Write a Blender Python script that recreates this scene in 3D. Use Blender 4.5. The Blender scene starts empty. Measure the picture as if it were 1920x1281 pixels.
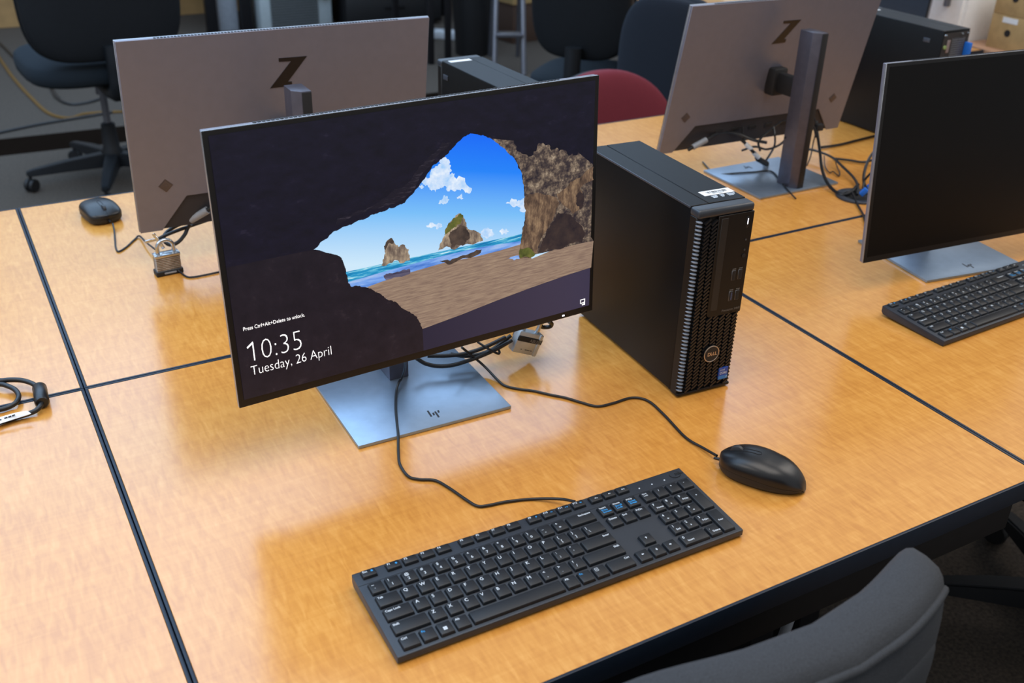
import bpy, bmesh, math, random
from mathutils import Vector, Matrix
C = bpy.context.scene.collection
S = bpy.context.scene
TT = 0.737                      # table-top height above the floor; table-frame z = 0 is the table top
R = math.radians
PI = math.pi

# ------------------------------------------------------------------ camera, world, lights, exposure
cam = bpy.data.cameras.new('camera'); co = bpy.data.objects.new('camera', cam); C.objects.link(co)
co.location = (-0.0976, -1.3926, 0.7807 + TT)
co.rotation_euler = (1.0718, -0.0258, -0.5099)
cam.sensor_width = 36.0; cam.lens = 36.114; cam.clip_start = 0.05
cam.dof.use_dof = True; cam.dof.focus_distance = 1.36; cam.dof.aperture_fstop = 6.3
S.camera = co
w = bpy.data.worlds.new('room_light'); S.world = w; w.use_nodes = True
bg = w.node_tree.nodes['Background']; bg.inputs[0].default_value = (0.95, 1.0, 1.06, 1); bg.inputs[1].default_value = 0.50
def area(name, loc, size, power, col=(0.93, 1.0, 1.1)):
    l = bpy.data.lights.new(name, 'AREA'); l.shape = 'RECTANGLE'; l.size, l.size_y = size
    l.energy = power; l.color = col
    o = bpy.data.objects.new(name, l); C.objects.link(o); o.location = loc; o['kind'] = 'helper'
    return o
COOL, WARM_FILL = (0.50, 0.80, 1.20), (1.10, 1.0, 0.90)      # daylight-white panels ahead; warm fill lamps added above the front row
for lx, ly, sx, sy, p, c in ((-2.6, 0.9, 2.0, 2.0, 30, COOL), (-0.5, 0.9, 2.2, 2.0, 40, COOL), (-2.3, 3.1, 2.3, 2.3, 28, COOL), (0.0, 3.0, 2.3, 2.3, 42, COOL), (2.4, 2.9, 2.2, 2.4, 34, COOL), (-1.2, 5.3, 2.3, 2.0, 14, COOL), (1.2, 5.3, 2.4, 2.0, 16, COOL), (3.5, 5.3, 2.2, 2.0, 12, COOL),
        (-1.8, -0.8, 1.5, 1.2, 20, WARM_FILL), (0.5, -0.8, 1.5, 1.2, 20, WARM_FILL), (2.8, -0.4, 1.5, 1.2, 20, WARM_FILL), (4.4, -0.3, 1.2, 1.2, 20, WARM_FILL)):
    area('ceiling_and_fill_light', (lx, ly, 2.75), (sx, sy), p, c)
S.view_settings.view_transform = 'Standard'; S.view_settings.look = 'None'
S.view_settings.gamma = 1.0; S.view_settings.use_curve_mapping = False
S.view_settings.exposure = 0.0

# ------------------------------------------------------------------ helpers
def lin(c):
    return tuple(((v/255)/12.92 if v/255 <= 0.04045 else ((v/255+0.055)/1.055)**2.4) for v in c)
def L4(c): return (*lin(c), 1)
MATS = {}
def mat(name, rgb, rough=0.5, metal=0.0, spec=0.5, var=0.08, nscale=60.0, bump=0.0, bscale=400.0, emit=0.0, coat=0.0, ecol=None, alpha=None):
    if name in MATS: return MATS[name]
    m = bpy.data.materials.new(name); m.use_nodes = True; nt = m.node_tree; b = nt.nodes['Principled BSDF']
    tc = nt.nodes.new('ShaderNodeTexCoord'); n = nt.nodes.new('ShaderNodeTexNoise'); n.inputs['Scale'].default_value = nscale
    nt.links.new(tc.outputs['Object'], n.inputs['Vector'])
    r = nt.nodes.new('ShaderNodeValToRGB'); c = lin(rgb)
    r.color_ramp.elements[0].color = (*[v*(1-var) for v in c], 1); r.color_ramp.elements[1].color = (*[min(1, v*(1+var)) for v in c], 1)
    r.color_ramp.elements[0].position = 0.3; r.color_ramp.elements[1].position = 0.7
    nt.links.new(n.outputs['Fac'], r.inputs[0]); nt.links.new(r.outputs[0], b.inputs['Base Color'])
    b.inputs['Roughness'].default_value = rough; b.inputs['Metallic'].default_value = metal
    b.inputs['Specular IOR Level'].default_value = spec
    if coat: b.inputs['Coat Weight'].default_value = coat; b.inputs['Coat Roughness'].default_value = 0.15
    if emit:
        b.inputs['Emission Color'].default_value = L4(ecol or rgb); b.inputs['Emission Strength'].default_value = emit
    if bump:
        n2 = nt.nodes.new('ShaderNodeTexNoise'); n2.inputs['Scale'].default_value = bscale; n2.inputs['Detail'].default_value = 3
        nt.links.new(tc.outputs['Object'], n2.inputs['Vector'])
        bp = nt.nodes.new('ShaderNodeBump'); bp.inputs['Strength'].default_value = bump; bp.inputs['Distance'].default_value = 0.002
        nt.links.new(n2.outputs['Fac'], bp.inputs['Height']); nt.links.new(bp.outputs[0], b.inputs['Normal'])
    MATS[name] = m; return m

def wood_mat():
    m = bpy.data.materials.new('figured_maple'); m.use_nodes = True; nt = m.node_tree; b = nt.nodes['Principled BSDF']; N = nt.nodes.new; K = nt.links.new
    tc = N('ShaderNodeTexCoord'); oi = N('ShaderNodeObjectInfo'); add = N('ShaderNodeVectorMath'); add.operation = 'ADD'
    sc = N('ShaderNodeVectorMath'); sc.operation = 'SCALE'; sc.inputs['Scale'].default_value = 7.3
    cx = N('ShaderNodeCombineXYZ')
    for i in range(3): K(oi.outputs['Random'], cx.inputs[i])
    K(cx.outputs[0], sc.inputs[0]); K(tc.outputs['Object'], add.inputs[0]); K(sc.outputs[0], add.inputs[1])
    def noise(mp, rot, scale, detail, dist, rough=0.55):
        p = N('ShaderNodeMapping'); p.inputs['Scale'].default_value = mp; p.inputs['Rotation'].default_value = (0, 0, rot)
        K(add.outputs[0], p.inputs[0]); n = N('ShaderNodeTexNoise'); n.inputs['Scale'].default_value = scale; n.inputs['Detail'].default_value = detail
        n.inputs['Distortion'].default_value = dist; n.inputs['Roughness'].default_value = rough
        K(p.outputs[0], n.inputs['Vector']); return n
    grain = noise((0.9, 30, 1), 0, 6, 5, 0.2)
    fig = noise((30, 7.0, 1), R(5), 4.2, 1.5, 0.9, 0.4)
    fig2 = noise((46, 9, 1), R(-9), 5.0, 1.5, 0.6, 0.4)
    patch = noise((2.2, 5, 1), 0, 1.6, 2, 0.6)
    def mul(a, v, op='MULTIPLY'):
        q = N('ShaderNodeMath'); q.operation = op
        K(a, q.inputs[0])
        if isinstance(v, (int, float)): q.inputs[1].default_value = v
        else: K(v, q.inputs[1])
        return q.outputs[0]
    f = mul(mul(fig.outputs['Fac'], 0.55), mul(fig2.outputs['Fac'], 0.25), 'ADD')
    f = mul(f, mul(grain.outputs['Fac'], 0.30), 'ADD')
    f = mul(f, mul(patch.outputs['Fac'], 0.25), 'ADD')
    rp = N('ShaderNodeValToRGB'); e = rp.color_ramp.elements
    e[0].position = 0.50; e[0].color = WOOD[0]; e[1].position = 0.94; e[1].color = WOOD[2]
    q = e.new(0.72); q.color = WOOD[1]
    K(f, rp.inputs[0]); K(rp.outputs[0], b.inputs['Base Color'])
    b.inputs['Roughness'].default_value = 0.20; b.inputs['Specular IOR Level'].default_value = 1.0
    return m
WOOD = [(0.56, 0.232, 0.042, 1), (0.65, 0.292, 0.058, 1), (0.73, 0.360, 0.088, 1)]
M_WOOD = wood_mat()
M_BAND = mat('navy_edge_band', (26, 36, 50), 0.40, spec=0.3)
M_FRAME = mat('black_table_frame', (22, 21, 23), 0.5, spec=0.25)
M_KBODY = mat('keyboard_plastic', (38, 44, 53), 0.42, bump=0.05, bscale=1500)
M_KEY = mat('key_plastic', (19, 22, 27), 0.45, bump=0.05, bscale=2000)
M_PRINTW = mat('white_print', (205, 215, 225), 0.5)
M_PRINTB = mat('blue_print', (40, 150, 220), 0.5)
M_PRINTG = mat('grey_print', (110, 105, 100), 0.5)
M_BLACKGLOSS = mat('black_mouse_plastic', (18, 19, 22), 0.33, bump=0.03, bscale=2500)
M_BLACKMATT = mat('black_matt_plastic', (18, 18, 20), 0.6)
M_CASE = mat('black_textured_steel', (11, 10, 10), 0.42, spec=0.2, bump=0.12, bscale=1800)
M_CASEEDGE = mat('grey_lacquer_edge', (60, 65, 74), 0.35)
M_TBEZEL = mat('tower_front_plastic', (17, 14, 13), 0.42, spec=0.3)
M_GRILLE = mat('grille_plastic', (24, 25, 28), 0.3)
M_SCALLOP = mat('grille_edge_highlight', (120, 130, 145), 0.28)  # pale colour paints the bluish highlight on the grille's edge bumps
M_BACK = mat('bronze_silver_lacquer', (120, 119, 131), 0.40, 0.35, var=0.025, bump=0.08, bscale=2500)
M_STEEL = mat('brushed_grey_base', (150, 166, 184), 0.34, 0.78, var=0.05)
M_STEEL2 = mat('grey_lacquer_column', (86, 83, 92), 0.4, 0.55)
M_EDGE = mat('silver_monitor_edge', (150, 152, 158), 0.35, 0.6)
M_BEZEL = mat('black_screen_bezel', (14, 12, 12), 0.4)
M_SCREENOFF = mat('dark_screen', (8, 7, 7), 0.40, spec=0.22, bump=0.03, bscale=4000)
M_CABLE = mat('black_cable_rubber', (19, 19, 21), 0.42)
M_CHROME = mat('chrome', (190, 195, 200), 0.22, 1.0)
M_LOCKBODY = mat('laminated_steel', (150, 140, 130), 0.4, 0.9, var=0.2, nscale=300)
M_LOCKGREY = mat('satin_zinc', (190, 196, 200), 0.45, 0.8)
M_WHITEPL = mat('white_plastic', (205, 210, 215), 0.45)
M_GREYPL = mat('grey_plastic', (140, 145, 152), 0.45)
M_BLUEPL = mat('blue_plastic', (30, 105, 200), 0.4)
M_LABEL = mat('white_paper_label', (225, 228, 230), 0.6, var=0.02)
M_INK = mat('black_ink', (30, 30, 34), 0.6)
M_FABGREY = mat('charcoal_fabric', (50, 53, 58), 0.9, var=0.25, nscale=700, bump=0.5, bscale=900)
M_FABBLACK = mat('black_fabric', (8, 9, 11), 1.0, spec=0.2, var=0.25, nscale=600, bump=0.4, bscale=800)
M_FABSEAT = mat('slate_fabric', (28, 35, 41), 1.0, spec=0.3, var=0.2, nscale=600, bump=0.4, bscale=800)
M_FABNAVY = mat('navy_fabric', (18, 25, 36), 0.92, var=0.2, nscale=600, bump=0.4, bscale=800)
M_FABRED = mat('crimson_fabric', (112, 32, 45), 0.9, var=0.2, nscale=600, bump=0.4, bscale=800)
M_CHAIRPL = mat('chair_plastic', (17, 20, 24), 0.5, spec=0.35)
M_GREYMET = mat('grey_metal', (120, 122, 130), 0.35, 0.8)
M_YELLOW = mat('yellow_cable', (105, 74, 22), 0.8)
M_TAN = mat('cardboard', (176, 146, 98), 0.8, var=0.1, nscale=30)
M_BROWN = mat('brown_board', (70, 50, 38), 0.7)
M_WHITE = mat('white_lacquer', (236, 240, 244), 0.5, var=0.03)
M_CASEGREY = mat('pale_grey_steel', (165, 174, 176), 0.5)
M_CARPET = mat('carpet_pile', (70, 61, 52), 0.95, var=0.45, nscale=130, bump=0.8, bscale=300)
M_FLOORSTRIP = mat('dark_brown_strip', (24, 18, 14), 1.0, spec=0.0)
M_PINE = mat('pale_wood_panel', (160, 124, 78), 0.5, var=0.12, nscale=12)
M_WALL = mat('painted_wall', (200, 203, 206), 0.8, var=0.02)
M_LED = mat('white_led', (240, 240, 255), 0.4, emit=2.5)
M_TEXT = mat('screen_text', (250, 252, 255), 0.4, emit=1.0)
M_BARSIL = mat('silver_emblem', (190, 170, 150), 0.3, 0.7)
M_STICKER = mat('blue_sticker', (25, 70, 160), 0.35)
M_STICKER2 = mat('pale_blue_sticker', (40, 120, 190), 0.35)

def link(name, me, parent=None, loc=(0, 0, 0), rot=(0, 0, 0)):
    o = bpy.data.objects.new(name, me); C.objects.link(o)
    if parent: o.parent = parent
    o.location = loc; o.rotation_euler = rot
    return o
def mesh(name, bm, mats, smooth=40):
    me = bpy.data.meshes.new(name); bmesh.ops.recalc_face_normals(bm, faces=bm.faces) if len(bm.faces) < 60000 else None
    bm.to_mesh(me); bm.free()
    for m in (mats if isinstance(mats, (list, tuple)) else [mats]): me.materials.append(m)
    if smooth:
        me.polygons.foreach_set('use_smooth', [True]*len(me.polygons)); me.set_sharp_from_angle(angle=R(smooth))
    return me
def obj(name, bm, mats, parent=None, loc=(0, 0, 0), rot=(0, 0, 0), smooth=40):
    return link(name, mesh(name, bm, mats, smooth), parent, loc, rot)
def thing(name, label, cat, loc=(0, 0, 0), rz=0, group=None):
    o = bpy.data.objects.new(name, None); C.objects.link(o); o.empty_display_size = 0.05
    o.location = (loc[0], loc[1], loc[2]+TT); o.rotation_euler = (0, 0, rz)
    return tag(o, label, cat, group)
def tag(o, label, cat, group=None):
    o['label'] = label; o['category'] = cat
    if group: o['group'] = group
    return o
def solo(name, bm, mats, label, cat, group=None, loc=(0, 0, 0), rz=0, smooth=40):
    o = obj(name, bm, mats, None, (loc[0], loc[1], loc[2]+TT), (0, 0, rz), smooth); return tag(o, label, cat, group)
def struct(name, bm, mats, loc=(0, 0, 0), smooth=0):
    o = obj(name, bm, mats, None, loc, (0, 0, 0), smooth); o['kind'] = 'structure'; return o
def dup(src, parent=None, keep=False):
    c = src.copy(); C.objects.link(c)
    if parent: c.parent = parent
    for ch in src.children: dup(ch, c)
    return c
def B(): return bmesh.new()
def merge(bm, tmp, mtx=None, mi=0):
    if mtx is not None: bmesh.ops.transform(tmp, matrix=mtx, verts=tmp.verts)
    vm = {v: bm.verts.new(v.co) for v in tmp.verts}
    for f in tmp.faces:
        try: nf = bm.faces.new([vm[v] for v in f.verts]); nf.material_index = f.material_index if mi is None else mi
        except ValueError: pass
    tmp.free(); return bm
def box(bm, lo, hi, bev=0, seg=2, mtx=None, mi=0):
    t = B(); bmesh.ops.create_cube(t, size=1)
    c = [(a+b)/2 for a, b in zip(lo, hi)]; s = [b-a for a, b in zip(lo, hi)]
    for v in t.verts: v.co = Vector((c[0]+v.co.x*s[0], c[1]+v.co.y*s[1], c[2]+v.co.z*s[2]))
    if bev: bmesh.ops.bevel(t, geom=t.edges[:], offset=bev, segments=seg, profile=0.5, affect='EDGES')
    return merge(bm, t, mtx, mi)
def prism(bm, poly, a, b, axis='z', bev=0, mtx=None, mi=0, seg=2):
    """extrude a 2-D polygon between a and b along an axis"""
    t = B()
    def P(u, v, k): return {'z': (u, v, k), 'y': (u, k, v), 'x': (k, u, v)}[axis]
    lo = [t.verts.new(P(u, v, a)) for u, v in poly]; hi = [t.verts.new(P(u, v, b)) for u, v in poly]
    n = len(poly); t.faces.new(lo); t.faces.new(hi)
    for i in range(n): t.faces.new((lo[i], lo[(i+1) % n], hi[(i+1) % n], hi[i]))
    bmesh.ops.recalc_face_normals(t, faces=t.faces)
    if bev: bmesh.ops.bevel(t, geom=[e for e in t.edges], offset=bev, segments=seg, profile=0.5, affect='EDGES')
    return merge(bm, t, mtx, mi)
def flat(bm, poly, y, mi=0):
    """flat polygon in the local xz plane at depth y"""
    f = bm.faces.new([bm.verts.new((u, y, v)) for u, v in poly]); f.material_index = mi; return bm
def catmull(p, n=8):
    if len(p) < 3: return [Vector(q) for q in p]
    q = [Vector(a) for a in p]; q = [2*q[0]-q[1]]+q+[2*q[-1]-q[-2]]; out = []
    for i in range(1, len(q)-2):
        for k in range(n):
            t = k/n; a, b, c, d = q[i-1:i+3]
            out.append(0.5*((2*b)+(c-a)*t+(2*a-5*b+4*c-d)*t*t+(3*b-a-3*c+d)*t**3))
    out.append(q[-2]); return out
def tube(bm, p, r, seg=10, n=8, smooth=True, mi=0, radii=None):
    q = catmull(p, n) if smooth else [Vector(a) for a in p]
    up = Vector((0, 0, 1)); rings = []; prev = None
    for i, c in enumerate(q):
        d = (q[min(i+1, len(q)-1)]-q[max(i-1, 0)]).normalized()
        if prev is None:
            x = d.cross(up); x = x if x.length > 1e-3 else d.cross(Vector((1, 0, 0)))
        else: x = prev-d*prev.dot(d)
        x.normalize(); prev = x; y = d.cross(x); rr = radii[i] if radii else r
        rings.append([bm.verts.new(c+x*math.cos(2*PI*k/seg)*rr+y*math.sin(2*PI*k/seg)*rr) for k in range(seg)])
    for a, b in zip(rings, rings[1:]):
        for k in range(seg):
            f = bm.faces.new((a[k], a[(k+1) % seg], b[(k+1) % seg], b[k])); f.material_index = mi
    for e in (rings[0][::-1], rings[-1]):
        f = bm.faces.new(e); f.material_index = mi
    return bm
def cyl(bm, a, b, r, seg=20, r2=None, mi=0):
    return tube(bm, [a, b], r, seg, smooth=False, mi=mi, radii=[r, r2 if r2 is not None else r])
def lathe(bm, prof, seg=28, mtx=None, mi=0):
    t = B(); rings = []
    for r, z in prof:
        rings.append([t.verts.new((r*math.cos(2*PI*k/seg), r*math.sin(2*PI*k/seg), z)) for k in range(seg)])
    for a, b in zip(rings, rings[1:]):
        for k in range(seg): t.faces.new((a[k], a[(k+1) % seg], b[(k+1) % seg], b[k]))
    t.faces.new(rings[0][::-1]); t.faces.new(rings[-1]); return merge(bm, t, mtx, mi)
def spow(v, e): return math.copysign(abs(v)**e, v)
def superell(bm, rx, ry, rz, e_edge, e_out, nu=48, nv=20, bend=0.0, zbend=0.0, taper=0.0, mtx=None):
    """cushion: outline in xz (exponent e_out), thickness along y (exponent e_edge), bent towards +y with x*x"""
    t = B(); rings = []
    for j in range(1, nv):
        ph = -PI/2+PI*j/nv; c = spow(math.cos(ph), e_edge); s = spow(math.sin(ph), e_edge); ring = []
        for i in range(nu):
            a = 2*PI*i/nu; x = rx*c*spow(math.cos(a), e_out); z = rz*c*spow(math.sin(a), e_out)
            x *= 1-taper*(z/rz)
            ring.append(t.verts.new((x, ry*s+bend*x*x+zbend*z*z, z)))
        rings.append(ring)
    for a, b in zip(rings, rings[1:]):
        for k in range(nu): t.faces.new((a[k], a[(k+1) % nu], b[(k+1) % nu], b[k]))
    t.faces.new(rings[0][::-1]); t.faces.new(rings[-1]); return merge(bm, t, mtx)
def text_mesh(body, size, thin=0.0, ext=0.0, align='LEFT', width=None, mtx=None, mats=None, name='lettering'):
    cu = bpy.data.curves.new('t', 'FONT'); cu.body = body; cu.size = size; cu.offset = thin; cu.extrude = ext; cu.align_x = align; cu.resolution_u = 3
    o = bpy.data.objects.new('t', cu); C.objects.link(o); me = bpy.data.meshes.new_from_object(o); bpy.data.objects.remove(o); bpy.data.curves.remove(cu)
    if width:
        xs = [v.co.x for v in me.vertices]; k = width/(max(xs)-min(xs))
        x0_ = min(xs)
        for v in me.vertices: v.co.x = (v.co.x-x0_)*k
    if mtx is not None: me.transform(mtx)
    me.materials.clear()
    for m in ([mats] if not isinstance(mats, (list, tuple)) else mats): me.materials.append(m)
    me.name = name; return me
def addmesh(bm, me, mtx=None, mi=0):
    t = B(); t.from_mesh(me); bpy.data.meshes.remove(me); return merge(bm, t, mtx, mi)
XZ = Matrix.Rotation(PI/2, 4, 'X')       # text lying in xy -> standing in xz, facing -y
def T(x, y, z): return Matrix.Translation((x, y, z))
def Rz(a): return Matrix.Rotation(a, 4, 'Z')
def Rx(a): return Matrix.Rotation(a, 4, 'X')
def Ry(a): return Matrix.Rotation(a, 4, 'Y')

# ------------------------------------------------------------------ room
fl = B(); box(fl, (-7, -6, -0.05), (7, 6.4, 0)); struct('floor', fl, M_CARPET)
wb = B(); box(wb, (-7, 6.4, 0), (7, 6.5, 2.8)); struct('wall_back', wb, M_WALL)
tr = B(); box(tr, (-7, 6.30, 0.0), (7, 6.398, 0.86), 0.004); struct('trim_1', tr, M_PINE)
wr = B(); box(wr, (5.6, -6, 0), (5.7, 6.4, 2.8)); struct('wall_right', wr, M_WALL)

# ------------------------------------------------------------------ tables
WT, DT = 1.067, 0.7847
def table(x0, y0, label, wx=WT, dy=DT):
    t = thing('table', label, 'table', (x0, y0, 0))
    g = 0.0006; e = 0.0045
    b = B(); box(b, (e, e, -0.028), (wx-e, dy-e, 0), 0.0006, 1); obj('tabletop', b, M_WOOD, t)
    b = B()
    for lo, hi in (((g, g), (wx-g, e)), ((g, dy-e), (wx-g, dy-g)), ((g, e), (e, dy-e)), ((wx-e, e), (wx-g, dy-e))):
        box(b, (lo[0], lo[1], -0.030), (hi[0], hi[1], 0.0007), 0.0008, 2)
    obj('edge_band', b, M_BAND, t)
    b = B(); ax = 0.03
    box(b, (ax, 0.012, -0.085), (wx-ax, 0.030, -0.030), 0.002); obj('front_rail', b, M_FRAME, t)
    b = B(); box(b, (ax, dy-0.03, -0.085), (wx-ax, dy-0.012, -0.030), 0.002); obj('rear_rail', b, M_FRAME, t)
    for sx in (0.035, wx-0.085):
        b = B(); box(b, (sx, 0.03, -0.08), (sx+0.05, dy-0.03, -0.031), 0.002); obj('side_rail', b, M_FRAME, t)
        b = B(); box(b, (sx, dy/2-0.03, -TT+0.03), (sx+0.05, dy/2+0.03, -0.08), 0.004); lg = obj('leg', b, M_FRAME, t)
        b = B(); box(b, (sx, 0.10, -TT+0.008), (sx+0.05, dy-0.06, -TT+0.034), 0.006); obj('foot_bar', b, M_FRAME, lg)
        for sy in (0.13, dy-0.09):
            b = B(); cyl(b, (sx+0.025, sy, -TT), (sx+0.025, sy, -TT+0.010), 0.018, 14); obj('glide', b, M_BLACKMATT, lg)
    return t
table(0, -DT, 'maple table in front carrying the lit lock screen monitor, keyboard and mouse')
table(-WT, -DT, 'maple table at the near corner with the looped cable and nothing else on it')
table(-WT, 0, 'maple table behind the looped cable, mostly out of the picture')
table(0, 0, 'maple table carrying the silver-backed monitor and the small mouse')
table(WT, 0, 'maple table carrying the silver-backed monitor with the tangle of cables')
table(WT, -DT, 'maple table under the dark screen monitor and the blurred second keyboard')
table(2.34, 0.97, 'far maple table beyond the navy chair, a black mouse near its edge', 0.80, 1.6)

# ------------------------------------------------------------------ monitors
MW, MH, MT = 0.5317, 0.3393, 0.0110
def panel_matrix(x, y, z, yaw, tilt): return T(x, y, z+TT) @ Rz(yaw) @ Rx(-tilt)
NOTCH = [(0.038, 0.0), (0.085, 0.060), (MW-0.085, 0.060), (MW-0.038, 0.0)]
Z_LOGO = [(0.2573,0.2901),(0.3062,0.2896),(0.2717,0.2478),(0.2787,0.2476),(0.2784,0.2400),(0.2405,0.2392),(0.2786,0.2833),(0.2575,0.2841)]
def monitor(label, base, pan, screen_mat, group=None, col_x=0.0, scale=1.0):
    bx, by, byaw = base
    r = thing('monitor', label, 'monitor', (bx, by, 0), byaw)
    inv = (T(bx, by, TT) @ Rz(byaw)).inverted()
    b = B(); box(b, (-0.1145, -0.0985, 0.0005), (0.1145, 0.0985, 0.0055), 0.001, 2); pl = obj('base_plate', b, M_STEEL, r)
    b = B(); y = -0.0985
    for x0, lo, hi in ((0.0015, 0.0235, 0.0395), (0.0062, 0.0250, 0.0315), (0.0100, 0.0175, 0.0330), (0.0150, 0.0285, 0.0340)):
        prism(b, [(x0-0.0013, y+lo), (x0+0.0013, y+lo), (x0+0.0025, y+hi), (x0-0.0001, y+hi)], 0.0054, 0.0058)
    obj('logo', b, M_INK, pl)
    # column: thin slab, folded on one flank, standing at the rear of the base
    b = B(); cx = col_x; sec = [(cx+0.0165, 0.040), (cx-0.0135, 0.040), (cx-0.0135, 0.0905), (cx+0.0030, 0.0905), (cx+0.0165, 0.0770)]
    prism(b, sec, 0.0055, 0.342, bev=0.0010); colm = obj('column', b, M_STEEL2, r)
    b = B(); box(b, (cx-0.0131, 0.0902, 0.006), (cx+0.0026, 0.0918, 0.3405), 0.0006); obj('rear_strip', b, M_BLACKMATT, colm)
    PMt = inv @ panel_matrix(*pan)
    # hinge block from the column to the panel centre
    cpt = PMt @ Vector((MW/2*scale, MT, 0.150))
    b = B(); box(b, (cx-0.019, cpt.y-0.004, cpt.z-0.030), (cx+0.019, cpt.y+0.026, cpt.z+0.030), 0.005)
    box(b, (cx-0.009, cpt.y+0.02, cpt.z-0.022), (cx+0.009, 0.0405, cpt.z+0.022), 0.004); obj('hinge', b, M_BLACKMATT, r)
    b = B(); box(b, (0, 0, 0), (MW, 0.0012, MH), 0.0004, 1); pn = obj('panel', b, M_BEZEL, r)
    pn.matrix_basis = PMt @ Matrix.Scale(scale, 4)
    b = B(); box(b, (0.0001, 0.0010, 0.0001), (MW-0.0001, 0.0058, MH-0.0001), 0.0006, 1); obj('rim', b, M_EDGE, pn)
    b = B(); outl = [(0.0012, 0.0003)]+NOTCH+[(MW-0.0012, 0.0003), (MW-0.0012, MH), (0.0012, MH)]
    prism(b, outl, 0.0054, MT, 'y', bev=0.0007, seg=1); obj('back_shell', b, M_BACK, pn)
    b = B(); box(b, (0.037, 0.004, 0.001), (MW-0.037, 0.0066, 0.0605)); obj('port_recess', b, mat('recess_plastic', (42, 40, 44), 0.6), pn)
    b = B()
    for k in range(6): box(b, (0.12+k*0.048, 0.0060, 0.03), (0.142+k*0.048, 0.0084, 0.040), 0.0009, 1)
    obj('port', b, M_BLACKMATT, pn)['kind'] = 'stuff'
    b = B()
    for k in range(78): box(b, (0.060+k*0.0053, 0.0056, MH-0.001), (0.0637+k*0.0053, 0.0098, MH+0.0005))
    obj('vent_slots', b, M_BLACKMATT, pn)['kind'] = 'stuff'
    b = B(); prism(b, [(MW-u, v) if False else (MW-u, v) for u, v in Z_LOGO], MT-0.0002, MT+0.0007, 'y'); obj('logo', b, mat('black_logo', (16, 16, 20), 0.3), pn)
    for x in (0.052, MW-0.052):
        b = B()
        for s, d in ((0.0125, 0.0004), (0.0100, 0.0013), (0.0045, 0.0018)):
            prism(b, [(x-s, 0.085), (x, 0.085-s), (x+s, 0.085), (x, 0.085+s)], MT-0.0002, MT+d, 'y')
        obj('badge', b, mat('badge_lacquer', (84, 76, 76), 0.35, 0.3), pn)
    b = B(); box(b, (0.0068, -0.0003, 0.0100), (MW-0.0068, 0.001, MH-0.0058)); sc = obj('screen', b, screen_mat, pn)
    b = B(); box(b, (0.478, -0.0004, 0.0035), (0.4815, 0.002, 0.0055)); obj('power_light', b, M_LED if screen_mat is not M_SCREENOFF else M_BLACKMATT, pn)
    return r, pn, sc
def back_panel(x, y, z, yaw, tilt, sc=1.0):
    """panel pose of a monitor seen from behind, from its rear lower corner"""
    c, s = math.cos(yaw), math.sin(yaw); k = MT*sc
    return (x+c*MW*sc-s*k*0.99, y+s*MW*sc+c*k*0.99, z+k*math.sin(-tilt), yaw+PI, -tilt)
M_SCREEN = mat('lit_screen', (12, 11, 16), 0.40, spec=0.4, emit=0.9, ecol=(22, 19, 36))
main, mpan, mscr = monitor('monitor showing a lock screen of a beach seen from a cave', (0.4080, -0.2255, R(-1.0)), (0.1441, -0.3193, 0.1050, 0.0593, 0.0603), M_SCREEN)
lbm, _, _ = monitor('silver monitor seen from behind, beyond the lit screen, padlock at its lower corner', (0.414, 0.2630, PI+R(-1.0)), back_panel(0.1618, 0.3533, 0.0769, -0.0208, -0.1355), M_SCREENOFF)
rbm, _, _ = monitor('silver monitor seen from behind with a tangle of cables round its stand', (1.5285, 0.2655, PI), back_panel(1.2612, 0.3408, 0.0698, -0.0309, -0.1943, 0.982), M_SCREENOFF, scale=0.982)
rmm, _, _ = monitor('monitor with a blank black screen behind the second keyboard', (1.5295, -0.2135, R(-8.0)), (1.2532, -0.2709, 0.0592, -0.087, 0.1088), M_SCREENOFF)
farm, _, _ = monitor('dark monitor on the far table in front of the white cupboard', (2.93, 1.26, R(-90)), (2.84, 1.53, 0.09, R(-90), 0.06), mat('navy_reflection_screen', (30, 40, 52), 0.4))  # navy reflection painted into the dark screen's base colour

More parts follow.
